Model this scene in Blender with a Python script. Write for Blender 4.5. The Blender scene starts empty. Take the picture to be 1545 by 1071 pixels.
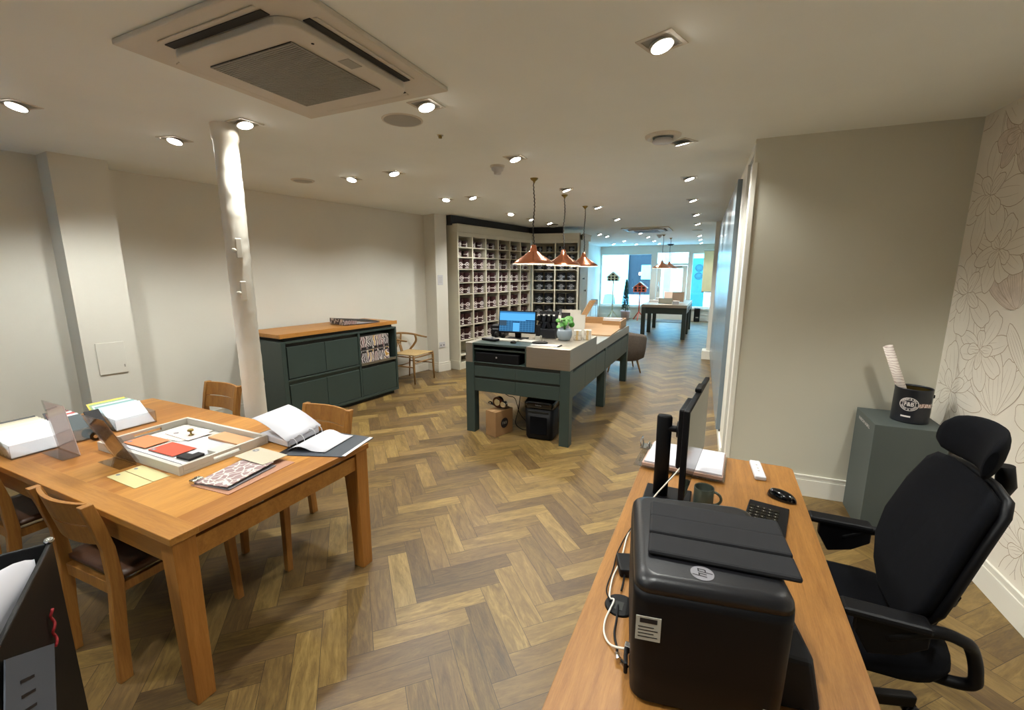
import bpy, bmesh, math, random
from math import sin, cos, pi, radians as R
from mathutils import Vector, Matrix
random.seed(7)
SC = bpy.context.scene
COL = SC.collection
H = 2.63

# ------------------------------------------------------------------ materials
def lin(c):
    return c / 12.92 if c <= .04045 else ((c + .055) / 1.055) ** 2.4
def rgb(h):
    h = h.lstrip('#')
    return tuple(lin(int(h[i:i+2], 16) / 255) for i in (0, 2, 4)) + (1,)
class N:
    def __init__(s, name):
        s.m = bpy.data.materials.new(name); s.m.use_nodes = True
        s.t = s.m.node_tree; s.b = s.t.nodes['Principled BSDF']; s.out = s.t.nodes['Material Output']
    def n(s, typ, **kw):
        x = s.t.nodes.new(typ)
        for k, v in kw.items(): setattr(x, k, v)
        return x
    def l(s, a, b): s.t.links.new(a, b)
    def ramp(s, fac, stops):
        r = s.n('ShaderNodeValToRGB'); e = r.color_ramp.elements
        while len(e) < len(stops): e.new(.5)
        for el, (p, c) in zip(e, stops): el.position = p; el.color = c
        s.l(fac, r.inputs[0]); return r.outputs[0]
    def coord(s, sc=(1, 1, 1), kind='Object', rot=(0, 0, 0)):
        tc = s.n('ShaderNodeTexCoord'); mp = s.n('ShaderNodeMapping')
        mp.inputs['Scale'].default_value = sc; mp.inputs['Rotation'].default_value = rot
        s.l(tc.outputs[kind], mp.inputs[0]); return mp.outputs[0]
    def noise(s, vec, scale, detail=3, rough=.5, dist=0):
        x = s.n('ShaderNodeTexNoise'); x.inputs['Scale'].default_value = scale
        x.inputs['Detail'].default_value = detail; x.inputs['Roughness'].default_value = rough
        x.inputs['Distortion'].default_value = dist
        if vec is not None: s.l(vec, x.inputs['Vector'])
        return x.outputs[0]
    def bump(s, h, strength=.2, dist=.01):
        x = s.n('ShaderNodeBump'); x.inputs['Strength'].default_value = strength; x.inputs['Distance'].default_value = dist
        s.l(h, x.inputs['Height']); s.l(x.outputs[0], s.b.inputs['Normal'])
    def math(s, op, a, b=None, c=None):
        x = s.n('ShaderNodeMath', operation=op)
        for i, v in enumerate((a, b, c)):
            if v is None: continue
            if isinstance(v, (int, float)): x.inputs[i].default_value = v
            else: s.l(v, x.inputs[i])
        return x.outputs[0]
    def mix(s, f, a, b, blend='MIX'):
        x = s.n('ShaderNodeMix', data_type='RGBA', blend_type=blend)
        for i, v in ((0, f), (6, a), (7, b)):
            if isinstance(v, (int, float, tuple)): x.inputs[i].default_value = v
            else: s.l(v, x.inputs[i])
        return x.outputs[2]

def paint(name, col, rough=.5, var=.06, scale=6, bump=.03, metal=0, spec=None, coat=0):
    a = N(name); c = rgb(col) if isinstance(col, str) else col
    v = a.coord(); n = a.noise(v, scale, 3)
    lo = tuple(x * (1 - var) for x in c[:3]) + (1,); hi = tuple(min(1, x * (1 + var)) for x in c[:3]) + (1,)
    a.l(a.ramp(n, [(.3, lo), (.7, hi)]), a.b.inputs['Base Color'])
    a.b.inputs['Roughness'].default_value = rough; a.b.inputs['Metallic'].default_value = metal
    if spec is not None: a.b.inputs['Specular IOR Level'].default_value = spec
    if coat: a.b.inputs['Coat Weight'].default_value = coat
    if bump: a.bump(a.noise(v, scale * 40, 2), bump, .002)
    return a.m

def wood(name, c1, c2, axis=0, fine=1., rough=.45, boards=None, bump=.08):
    """grain runs along the given object axis"""
    a = N(name); sc = [14., 14., 14.]; sc[axis] = .9
    v = a.coord(tuple(sc))
    n1 = a.noise(v, 1.6 * fine, 5, .6, .6); n2 = a.noise(v, 9 * fine, 3, .6)
    f = a.math('MULTIPLY_ADD', n1, .65, a.math('MULTIPLY', n2, .35))
    if boards:
        bax, bw = boards
        tc = a.n('ShaderNodeTexCoord'); sp = a.n('ShaderNodeSeparateXYZ'); a.l(tc.outputs['Object'], sp.inputs[0])
        fl = a.math('FLOOR', a.math('DIVIDE', sp.outputs[bax], bw))
        wn = a.n('ShaderNodeTexWhiteNoise', noise_dimensions='1D'); a.l(fl, wn.inputs['W'])
        f = a.math('ADD', f, a.math('MULTIPLY_ADD', wn.outputs['Value'], .34, -.17))
    fine_ = a.noise(v, 34 * fine, 3, .7); f = a.math('ADD', f, a.math('MULTIPLY_ADD', fine_, .30, -.15))
    a.l(a.ramp(f, [(.33, rgb(c1)), (.67, rgb(c2))]), a.b.inputs['Base Color'])
    a.b.inputs['Roughness'].default_value = rough
    a.bump(n2, bump, .002); return a.m

def metal(name, col, rough=.3, axis=0, brushed=True):
    a = N(name); c = rgb(col)
    a.b.inputs['Metallic'].default_value = 1
    sc = [60., 60., 60.]; sc[axis] = 1.5
    n = a.noise(a.coord(tuple(sc)), 3 if brushed else .1, 3)
    a.l(a.ramp(n, [(.2, tuple(x * .85 for x in c[:3]) + (1,)), (.8, c)]), a.b.inputs['Base Color'])
    a.l(a.math('MULTIPLY_ADD', n, .15, rough), a.b.inputs['Roughness']); return a.m

def emit(name, col, strength):
    a = N(name); e = a.n('ShaderNodeEmission'); e.inputs[0].default_value = rgb(col) if isinstance(col, str) else col
    e.inputs[1].default_value = strength; a.l(e.outputs[0], a.out.inputs[0]); return a.m

def clear(name, tint='#f4fbff', gloss=.12, rough=.03):
    a = N(name); t = a.n('ShaderNodeBsdfTransparent'); t.inputs[0].default_value = rgb(tint)
    g = a.n('ShaderNodeBsdfGlossy'); g.inputs[1].default_value = rough
    lw = a.n('ShaderNodeLayerWeight'); lw.inputs[0].default_value = .25
    m = a.n('ShaderNodeMixShader'); a.l(a.math('MULTIPLY_ADD', lw.outputs['Facing'], .35, gloss * .4), m.inputs[0])
    a.l(t.outputs[0], m.inputs[1]); a.l(g.outputs[0], m.inputs[2]); a.l(m.outputs[0], a.out.inputs[0]); return a.m

def marble(name, c1, c2, c3, scale=9):
    a = N(name); w = a.n('ShaderNodeTexWave'); w.inputs['Scale'].default_value = scale
    w.inputs['Distortion'].default_value = 9; w.inputs['Detail'].default_value = 2; w.inputs['Detail Scale'].default_value = 1.3
    oi = a.n('ShaderNodeObjectInfo'); v = a.coord((1, 1, 1))
    ad = a.n('ShaderNodeVectorMath', operation='ADD'); a.l(v, ad.inputs[0]); a.l(oi.outputs['Location'], ad.inputs[1])
    a.l(ad.outputs[0], w.inputs['Vector'])
    a.l(a.ramp(w.outputs['Color'], [(.0, rgb(c1)), (.35, rgb(c2)), (.6, rgb('#e8e4e0')), (.9, rgb(c3))]), a.b.inputs['Base Color'])
    a.b.inputs['Roughness'].default_value = .5; return a.m

M = {}
M['wall'] = paint('wall_paint', '#dedbd1', .75, .02, 2)
M['wallp'] = paint('partition_paint', '#c6c2b1', .75, .02, 2)
M['ceil'] = paint('ceiling_paint', '#eef2ef', .8, .02, 2)
M['trimw'] = paint('trim_gloss_paint', '#e0dcd0', .4, .02, 3)
M['darkgap'] = paint('dark_blue_paint', '#23262c', .7, .05, 3)
M['shelfw'] = paint('shelf_stone_paint', '#cbc6b4', .5, .03, 3)
M['green'] = paint('dark_green_paint', '#2f3c38', .42, .05, 4)
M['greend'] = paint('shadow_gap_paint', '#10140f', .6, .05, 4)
M['steel'] = metal('brushed_steel', '#b9b2a6', .33, 0)
M['steely'] = metal('brushed_steel_long', '#b9b2a6', .3, 1)
M['chrome'] = metal('chrome', '#d9d9d9', .1, 0, False)
M['oak'] = wood('oak_table', '#935e25', '#bb853f', 1, 1, .38, (0, .235))
M['oakx'] = wood('oak_frame', '#8c5a24', '#ae7a37', 0, 1, .4)
M['oakz'] = wood('oak_leg', '#8f5a22', '#ad7535', 2, 1, .42)
M['chairw'] = wood('chair_oak', '#845424', '#a67537', 2, 1, .42)
M['chairb'] = wood('reddish_chair_wood', '#4a2410', '#623216', 0, 1, .42)
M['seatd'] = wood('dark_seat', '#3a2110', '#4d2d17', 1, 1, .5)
M['desk'] = wood('desk_oak', '#7a4f1f', '#9d6d33', 1, 2.2, .45, None, .15)
M['slab'] = wood('sideboard_oak', '#a06a2c', '#bd8640', 0, 1, .4)
M['ash'] = wood('wishbone_wood', '#7a5a34', '#94703f', 2, 1, .45)
M['cord'] = paint('paper_cord', '#b99c6c', .8, .12, 60, .3)
M['tray'] = wood('light_tray_wood', '#8c6a45', '#a5835c', 0, 1, .5)
M['black'] = paint('black_plastic', '#07070a', .5, .05, 5, spec=.22)
M['blackg'] = paint('glossy_black_plastic', '#08080a', .12, .03, 5, 0)
M['printer'] = paint('printer_plastic', '#18181b', .36, .04, 5, .12, spec=.4)
M['mesh'] = paint('black_chair_fabric', '#06070c', .95, .3, 60, .35, spec=.15)
M['leather'] = paint('black_leatherette', '#0a0908', .5, .12, 10, .3, spec=.25)
M['slate'] = paint('folded_cover_fabric', '#17171a', .75, .1, 30, .3, spec=.3)
M['white'] = paint('white_card', '#c8c7ca', .6, .01, 3, 0)
M['paper'] = paint('white_paper', '#c9c8cf', .65, .01, 3, 0)
M['traywhite'] = paint('white_lacquer', '#c0bcb3', .4, .02, 3)
M['plinth'] = paint('plinth_grey_green', '#454c49', .55, .04, 3)
M['maroon'] = paint('maroon_tin', '#33161a', .35, .05, 5, 0)
M['navy'] = paint('black_tin', '#15181f', .35, .05, 5, 0)
M['tinlab'] = paint('tin_label_white', '#ddd6d2', .5, .02, 5, 0)
M['tinlabg'] = paint('tin_label_grey', '#8f9298', .5, .02, 5, 0)
M['greyl'] = paint('grey_print', '#77757a', .6, .03, 5, 0)
M['ink'] = paint('dark_print_ink', '#1d1a1c', .6, .03, 5, 0, spec=.3)
M['copper'] = metal('copper', '#cf8360', .13, 2, False)
M['enamel'] = paint('cream_enamel', '#f2e8d2', .4, .02, 3, 0)
M['flex'] = paint('black_braided_flex', '#1a1512', .7, .2, 80, .3)
M['acw'] = paint('ac_plastic', '#cfc8bb', .5, .02, 3, 0)
M['acd'] = paint('ac_dark_slot', '#1c1a18', .7, .02, 3, 0)
M['grey'] = paint('grey_plastic', '#9c988d', .5, .03, 3, 0)
M['carton'] = paint('brown_cardboard', '#8a6842', .75, .06, 8, .1)
M['brownfab'] = paint('brown_fabric', '#5c5046', .9, .15, 50, .4)
M['terr'] = paint('pinkish_pot', '#b79c96', .6, .05, 6)
M['potgrey'] = paint('blue_grey_pot', '#76828c', .35, .05, 6)
M['leaf'] = paint('leaf_green', '#3a7a24', .4, .2, 12)
M['conif'] = paint('conifer_green', '#2d4a34', .7, .3, 20)
M['soil'] = paint('soil', '#2a2018', .9, .3, 40, .5)
M['lampw'] = emit('lamp_face', (1, .95, .85, 1), 45)
M['bulb'] = emit('bulb_glow', (1, .85, .6, 1), 8)
M['glass'] = clear('window_glass', '#eef8fa', .1)
M['acrylic'] = clear('clear_acrylic', '#f3f3f3', .35)
M['mirror'] = paint('grey_blue_panel', '#76828a', .22, .05, 2, 0)
M['brassy'] = metal('brass', '#8e7a45', .3)
M['red'] = paint('red_cord', '#8e1a20', .6, .05, 10)
M['mug'] = paint('dark_green_glaze', '#3f463c', .35, .08, 8)

# wall paper ground
M['wpaper'] = paint('wallpaper_ground', '#ded6c8', .8, .03, 8, .05)
M['wpline'] = paint('wallpaper_line', '#a08c76', .8, .1, 8, 0)
M['wpfill'] = paint('wallpaper_wash', '#d2c4b6', .8, .1, 20, 0)

def floor_mat():
    a = N('herringbone_oak')
    u = a.n('ShaderNodeUVMap', uv_map='Grain').outputs[0]
    e = a.n('ShaderNodeUVMap', uv_map='Edge').outputs[0]
    r = a.n('ShaderNodeUVMap', uv_map='Rnd').outputs[0]
    mp = a.n('ShaderNodeMapping'); mp.inputs['Scale'].default_value = (2.6, 15, 1); a.l(u, mp.inputs[0])
    n1 = a.noise(mp.outputs[0], 1.15, 6, .66, 1.6); n2 = a.noise(mp.outputs[0], 8, 4, .6)
    sr = a.n('ShaderNodeSeparateXYZ'); a.l(r, sr.inputs[0])
    f = a.math('ADD', a.math('MULTIPLY_ADD', n1, .75, a.math('MULTIPLY', n2, .25)), a.math('MULTIPLY_ADD', sr.outputs[0], .34, -.17))
    vein = a.noise(mp.outputs[0], 3.2, 4, .7, 2.2); f = a.math('SUBTRACT', f, a.math('MULTIPLY', a.math('LESS_THAN', vein, .40), .07))
    base = a.ramp(f, [(.24, rgb('#3c2b16')), (.43, rgb('#594524')), (.58, rgb('#715a2f')), (.80, rgb('#957c47'))])
    hue = a.mix(a.math('MULTIPLY', sr.outputs[1], .3), base, rgb('#735a3e'))
    se = a.n('ShaderNodeSeparateXYZ'); a.l(e, se.inputs[0])
    dx = a.math('MINIMUM', se.outputs[0], a.math('SUBTRACT', .456, se.outputs[0]))
    dy = a.math('MINIMUM', se.outputs[1], a.math('SUBTRACT', .114, se.outputs[1]))
    g = a.math('LESS_THAN', a.math('MINIMUM', dx, dy), .0011)
    a.l(a.mix(g, hue, rgb('#2e2114')), a.b.inputs['Base Color'])
    a.l(a.math('MULTIPLY_ADD', n2, .2, .3), a.b.inputs['Roughness'])
    a.bump(a.math('SUBTRACT', n2, g), .12, .002)
    a.b.inputs['Specular IOR Level'].default_value = .45
    return a.m
M['floor'] = floor_mat()

# ------------------------------------------------------------------ mesh builder
class MB:
    def __init__(s): s.bm = bmesh.new(); s.mats = []; s.cur = 0
    def mat(s, m):
        if m not in s.mats: s.mats.append(m)
        s.cur = s.mats.index(m); return s
    def face(s, vs, smooth=False):
        try: f = s.bm.faces.new(vs)
        except ValueError: return None
        f.smooth = smooth; f.material_index = s.cur; return f
    def v(s, p): return s.bm.verts.new(p)
    def box(s, x0, x1, y0, y1, z0, z1, M4=None):
        P = [Vector((x, y, z)) for z in (z0, z1) for y in (y0, y1) for x in (x0, x1)]
        if M4 is not None: P = [M4 @ p for p in P]
        v = [s.v(p) for p in P]
        for q in ((0, 2, 3, 1), (4, 5, 7, 6), (0, 1, 5, 4), (2, 6, 7, 3), (0, 4, 6, 2), (1, 3, 7, 5)):
            s.face([v[i] for i in q])
        return s
    def bar(s, p0, p1, w, d, up=(0, 0, 1)):
        p0, p1 = Vector(p0), Vector(p1); z = (p1 - p0); L = z.length; z.normalize()
        x = Vector(up).cross(z)
        if x.length < 1e-4: x = Vector((1, 0, 0))
        x.normalize(); y = z.cross(x)
        m = Matrix((x, y, z)).transposed().to_4x4(); m.translation = p0
        return s.box(-w / 2, w / 2, -d / 2, d / 2, 0, L, m)
    def cyl(s, p0, p1, r0, r1=None, seg=20, caps=True):
        if r1 is None: r1 = r0
        p0, p1 = Vector(p0), Vector(p1); z = (p1 - p0).normalized()
        x = z.orthogonal().normalized(); y = z.cross(x)
        rings = []
        for p, r in ((p0, r0), (p1, r1)):
            rings.append([s.v(p + (x * cos(2 * pi * i / seg) + y * sin(2 * pi * i / seg)) * r) for i in range(seg)])
        for i in range(seg):
            j = (i + 1) % seg; s.face([rings[0][i], rings[0][j], rings[1][j], rings[1][i]], True)
        if caps: s.face(rings[0][::-1]); s.face(rings[1])
        return s
    def tube(s, pts, r, seg=8, closed=False, rads=None):
        pts = [Vector(p) for p in pts]; n = len(pts); rings = []; x = None
        for i, p in enumerate(pts):
            a = pts[(i - 1) % n] if (closed or i) else p; b = pts[(i + 1) % n] if (closed or i < n - 1) else p
            t = (b - a)
            if t.length < 1e-9: t = Vector((0, 0, 1))
            t.normalize()
            if x is None: x = t.orthogonal().normalized()
            x = (x - t * x.dot(t))
            if x.length < 1e-6: x = t.orthogonal()
            x.normalize(); y = t.cross(x); rr = rads[i] if rads else r
            rings.append([s.v(p + (x * cos(2 * pi * k / seg) + y * sin(2 * pi * k / seg)) * rr) for k in range(seg)])
        for i in range(n if closed else n - 1):
            A, B = rings[i], rings[(i + 1) % n]
            for k in range(seg):
                j = (k + 1) % seg; s.face([A[k], A[j], B[j], B[k]], True)
        if not closed: s.face(rings[0][::-1]); s.face(rings[-1])
        return s
    def lathe(s, prof, seg=28, c=(0, 0, 0), smooth=True, closed=False):
        c = Vector(c); rings = []
        for r, z in prof:
            if r < 1e-6: rings.append([s.v(c + Vector((0, 0, z)))])
            else: rings.append([s.v(c + Vector((r * cos(2 * pi * i / seg), r * sin(2 * pi * i / seg), z))) for i in range(seg)])
        for a, b in zip(rings, rings[1:]):
            for i in range(seg):
                j = (i + 1) % seg
                if len(a) == 1 and len(b) == 1: continue
                if len(a) == 1: s.face([a[0], b[j], b[i]], smooth)
                elif len(b) == 1: s.face([a[i], a[j], b[0]], smooth)
                else: s.face([a[i], a[j], b[j], b[i]], smooth)
        return s
    def prism(s, poly, z0, z1, M4=None):
        a = [Vector((p[0], p[1], z0)) for p in poly]; b = [Vector((p[0], p[1], z1)) for p in poly]
        if M4 is not None: a = [M4 @ p for p in a]; b = [M4 @ p for p in b]
        a = [s.v(p) for p in a]; b = [s.v(p) for p in b]; n = len(a)
        s.face(a[::-1]); s.face(b)
        for i in range(n): s.face([a[i], a[(i + 1) % n], b[(i + 1) % n], b[i]])
        return s
    def poly(s, pts): s.face([s.v(p) for p in pts]); return s
    def slab3(s, pts, t):
        """a planar outline given by 3-D points, thickened by t along its normal"""
        P = [Vector(p) for p in pts]; n = (P[1] - P[0]).cross(P[-1] - P[0]).normalized() * t
        a = [s.v(p) for p in P]; b = [s.v(p + n) for p in P]; k = len(P)
        s.face(a[::-1]); s.face(b)
        for i in range(k): s.face([a[i], a[(i + 1) % k], b[(i + 1) % k], b[i]])
        return s
    def grid(s, rows, smooth=True, closed_u=False):
        V = [[s.v(p) for p in r] for r in rows]
        for A, B in zip(V, V[1:]):
            n = len(A)
            for i in range(n if closed_u else n - 1):
                j = (i + 1) % n; s.face([A[i], A[j], B[j], B[i]], smooth)
        return V
    def mesh_in(s, me, fn):
        vs = [s.v(fn(v.co)) for v in me.vertices]
        for p in me.polygons: s.face([vs[i] for i in p.vertices])
        return s
    def build(s, name, m=None, parent=None, loc=None, rotz=0, bevel=0, seg=2, sub=0, solid=0, props=None):
        me = bpy.data.meshes.new(name)
        bmesh.ops.recalc_face_normals(s.bm, faces=s.bm.faces[:])
        s.bm.to_mesh(me); s.bm.free()
        for q in (s.mats or [m]): me.materials.append(M[q] if isinstance(q, str) else q)
        o = bpy.data.objects.new(name, me); COL.objects.link(o)
        if parent is not None: o.parent = parent
        if loc is not None: o.location = loc
        if rotz: o.rotation_euler[2] = rotz
        if solid: md = o.modifiers.new('solid', 'SOLIDIFY'); md.thickness = solid
        if bevel:
            md = o.modifiers.new('bevel', 'BEVEL'); md.width = bevel; md.segments = seg; md.limit_method = 'ANGLE'; md.angle_limit = R(40)
        if sub: md = o.modifiers.new('sub', 'SUBSURF'); md.levels = sub; md.render_levels = sub
        return o

def tag(o, label, cat, group=None):
    o['label'] = label; o['category'] = cat
    if group: o['group'] = group
    return o
def thing(name, label, cat, loc=(0, 0, 0), rz=0, group=None):
    o = bpy.data.objects.new(name, None); COL.objects.link(o); o.empty_display_size = .1
    o.location = loc; o.rotation_euler[2] = rz; return tag(o, label, cat, group)
def struct(o): o['kind'] = 'structure'; return o
def copytree(o, parent=None):
    c = o.copy(); COL.objects.link(c)
    if parent is not None: c.parent = parent
    for ch in list(o.children): copytree(ch, c)
    return c
def text_mesh(body, size, align='CENTER', bold=0):
    cu = bpy.data.curves.new('lettering', 'FONT'); cu.body = body; cu.size = size; cu.align_x = align; cu.align_y = 'CENTER'
    cu.offset = bold; cu.resolution_u = 3
    o = bpy.data.objects.new('lettering', cu); COL.objects.link(o)
    dg = bpy.context.evaluated_depsgraph_get(); me = bpy.data.meshes.new_from_object(o.evaluated_get(dg))
    bpy.data.objects.remove(o); return me
def qbez(a, b, c, n=10):
    a, b, c = Vector(a), Vector(b), Vector(c)
    return [(a * (1 - t) ** 2 + b * 2 * t * (1 - t) + c * t * t) for t in [i / n for i in range(n + 1)]]
def spline(pts, n=8):
    P = [Vector(p) for p in pts]; P = [P[0] * 2 - P[1]] + P + [P[-1] * 2 - P[-2]]; out = []
    for i in range(1, len(P) - 2):
        for k in range(n):
            t = k / n; a, b, c, d = P[i-1:i+3]
            out.append(.5 * ((2 * b) + (c - a) * t + (2 * a - 5 * b + 4 * c - d) * t * t + (3 * b - a - 3 * c + d) * t ** 3))
    out.append(P[-2]); return out

# ------------------------------------------------------------------ camera
cam = bpy.data.cameras.new('camera'); co = bpy.data.objects.new('camera', cam); COL.objects.link(co)
cam.sensor_width = 36; cam.lens = 663 * 36 / 1545; cam.clip_start = .02
yaw, pit = R(24.9), R(10.7)
fw = Vector((-sin(yaw) * cos(pit), cos(yaw) * cos(pit), -sin(pit))); rt = Vector((cos(yaw), sin(yaw), 0)); up = rt.cross(fw)
mw = Matrix((rt, up, -fw)).transposed().to_4x4(); mw.translation = (0, 0, 1.7); co.matrix_world = mw
SC.camera = co

# ================================================================== SETTING
def floor():
    L, W = .456, .114; b = MB(); bm = b.bm
    g = bm.loops.layers.uv.new('Grain'); e = bm.loops.layers.uv.new('Edge'); r = bm.loops.layers.uv.new('Rnd')
    ud = Vector((1, 1, 0)).normalized(); vd = Vector((-1, 1, 0)).normalized()
    A = Vector((-1.056, 1.86, 0)) - ud * L - vd * W      # lower left corner of plank H_0
    def plank(a, bb, vert):
        org = A + ud * a * W + vd * bb * W
        du, dv = (vd, -ud) if vert else (ud, vd)
        if vert: org = org + ud * W
        c = org + du * L / 2 + dv * W / 2
        if not (-6.4 < c.x < 2.4 and -2.8 < c.y < 17.2): return
        P = [org, org + du * L, org + du * L + dv * W, org + dv * W]
        f = b.face([b.v(p) for p in P]); ro, r1, r2 = random.random() * 50, random.random(), random.random()
        for lp, q in zip(f.loops, ((0, 0), (L, 0), (L, W), (0, W))):
            lp[g].uv = (q[0] + ro, q[1] + ro * .37); lp[e].uv = q; lp[r].uv = (r1, r2)
    for m in range(-30, 31):
        for k in range(-190, 190):
            a, bb = k + 8 * m, k
            plank(a, bb, False); plank(a + 4, bb - 3, True)
    for co_, no in (((-5.5, 0, 0), (-1, 0, 0)), ((1.9, 0, 0), (1, 0, 0)), ((0, -2.3, 0), (0, -1, 0)), ((0, 16.9, 0), (0, 1, 0))):
        bmesh.ops.bisect_plane(bm, geom=bm.verts[:] + bm.edges[:] + bm.faces[:], plane_co=co_, plane_no=no, clear_outer=True)
    for f in bm.faces:
        if f.normal.z < 0: f.normal_flip()
    me = bpy.data.meshes.new('floor'); bm.to_mesh(me); bm.free(); me.materials.append(M['floor'])
    o = bpy.data.objects.new('floor', me); COL.objects.link(o); struct(o)
floor()
struct(MB().box(-5.5, 1.9, -2.3, 16.9, -.15, -.012).build('floor_base', 'darkgap'))
struct(MB().box(-5.6, 2.0, -2.4, 16.95, H, H + .12).build('ceiling', 'ceil'))

def wall(name, pts, th=.12, z0=0, z1=H, m='wall'):
    """pts: polyline on the plan, room on its right-hand side when walking; thickness goes to the left"""
    P = [Vector((p[0], p[1])) for p in pts]; outs = []
    for i, p in enumerate(P):
        ds = []
        if i: ds.append((P[i] - P[i-1]).normalized())
        if i < len(P) - 1: ds.append((P[i+1] - P[i]).normalized())
        n = sum((Vector((-d.y, d.x)) for d in ds), Vector((0, 0))) / len(ds)
        n = n / max(n.length_squared, .3); outs.append(p + n * th)
    b = MB()
    for i in range(len(P) - 1):
        b.prism([P[i], P[i+1], outs[i+1], outs[i]], z0, z1)
    bmesh.ops.remove_doubles(b.bm, verts=b.bm.verts, dist=1e-5)
    return struct(b.build(name, m))
def skirt(name, pts, h=.16, t=.016):
    """baseboard: room on the right-hand side of the walking direction"""
    b = MB()
    for i in range(len(pts) - 1):
        p, q = Vector(pts[i] + (0,)), Vector(pts[i+1] + (0,)); d = (q - p); L = d.length; d.normalize()
        m = Matrix.Translation(p) @ Matrix(((d.x, d.y, 0, 0), (d.y, -d.x, 0, 0), (0, 0, -1, 0), (0, 0, 0, 1)))
        m = Matrix.Translation(p) @ Matrix.Rotation(math.atan2(d.y, d.x), 4, 'Z')
        b.box(-t * .7, L + t * .7, -t, 0, .0, h * .78, m); b.box(-t * .6, L + t * .6, -t * .62, 0, h * .78, h * .93, m)
        b.box(-t * .7, L + t * .7, -t * .85, 0, h * .91, h, m)
    return struct(b.build(name, 'trimw', bevel=.002))
# left side, walking towards the street keeps the room on the right
LW = [(-5.45, -2.3), (-5.09, 1.69), (-4.87, 1.70), (-4.83, 2.17), (-5.19, 2.22), (-4.56, 6.32), (-4.27, 6.19), (-4.17, 6.42), (-4.32, 6.46)]
LW = [(-5.7, -2.3), (-5.10, 1.82), (-4.86, 1.80), (-4.80, 2.16), (-5.20, 2.23), (-4.56, 6.30), (-4.27, 6.20), (-4.19, 6.42), (-4.42, 6.47), (-4.42, 6.58)]
wall('wall_left', LW)
skirt('baseboard_left', LW[1:-1])
wall('wall_left_rear', [(-4.42, 6.58), (-4.03, 9.2), (-4.1, 9.9), (-4.1, 16.8)])
skirt('baseboard_left_rear', [(-4.1, 9.9), (-4.1, 16.7)])
# dark strip of wall between shelving and ceiling
wall('wall_bulkhead', [(-4.11, 6.45), (-3.74, 8.93), (-3.05, 9.125)], .1, 2.47, H, 'darkgap')
# right side, walking back towards the camera
PR = [(-.30, 9.38), (0, 9.38), (.165, 3.78), (1.395, 3.84), (1.70, -2.3)]
pc = (PR[2][0], PR[2][1]); rc = PR[3]
wall('wall_far_side', [(.02, 16.8), (.02, 9.6)][::1], .12)
b = MB(); b.prism([(-.125, 9.40), (.02, 9.40), (.02, 9.62), (-.125, 9.62)][::1], 0, H); struct(b.build('wall_pier', 'wall'))
struct(MB().box(-.20, .0, 9.33, 9.66, 0, .17).build('baseboard_pier', 'trimw', bevel=.006))
def cx_(y): return .17 - .032 * (y - 3.75)
# corridor wall: solid header, framed opening, painted panels
wall('wall_corridor', [(cx_(9.62) + .06, 9.62), (cx_(4.28) + .06, 4.28)], .10)
wall('wall_corridor_header', [(cx_(9.62), 9.62), (cx_(3.9), 3.9)], .05, 2.56, H)
wall('wall_partition', [(pc[0], pc[1] + .14), pc, rc], .12, m='wallp')
b = MB(); b.prism([(cx_(3.93) - .012, 3.93), (cx_(3.93) + .1, 3.93), (cx_(3.78) + .02, 3.775), (cx_(3.78) - .014, 3.775)], 0, 2.47)
struct(b.build('trim_1', 'trimw', bevel=.003))
b = MB(); b.prism([(cx_(4.75) - .01, 4.75), (cx_(4.75) + .06, 4.75), (cx_(4.27) + .06, 4.27), (cx_(4.27) - .01, 4.27)], 0, 2.56)
struct(b.build('trim_2', 'trimw', bevel=.003))
b = MB(); b.prism([(cx_(4.27) + .11, 4.27), (cx_(4.27) + .15, 4.27), (cx_(3.9) + .15, 3.9), (cx_(3.9) + .11, 3.9)], 0, H)
struct(b.build('trim_gap', 'darkgap'))
skirt('baseboard_corridor', [(cx_(9.4) - .01, 9.4), (cx_(4.3) - .01, 4.3)], .10, .014)
skirt('baseboard_partition', [pc, rc], .17)
wall('wall_right', [rc, PR[4]], .12, 0, H, 'wpaper')
skirt('baseboard_right', [rc, PR[4]], .17)
wall('wall_back', [PR[4], (-5.7, -2.3)], .12)

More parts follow.
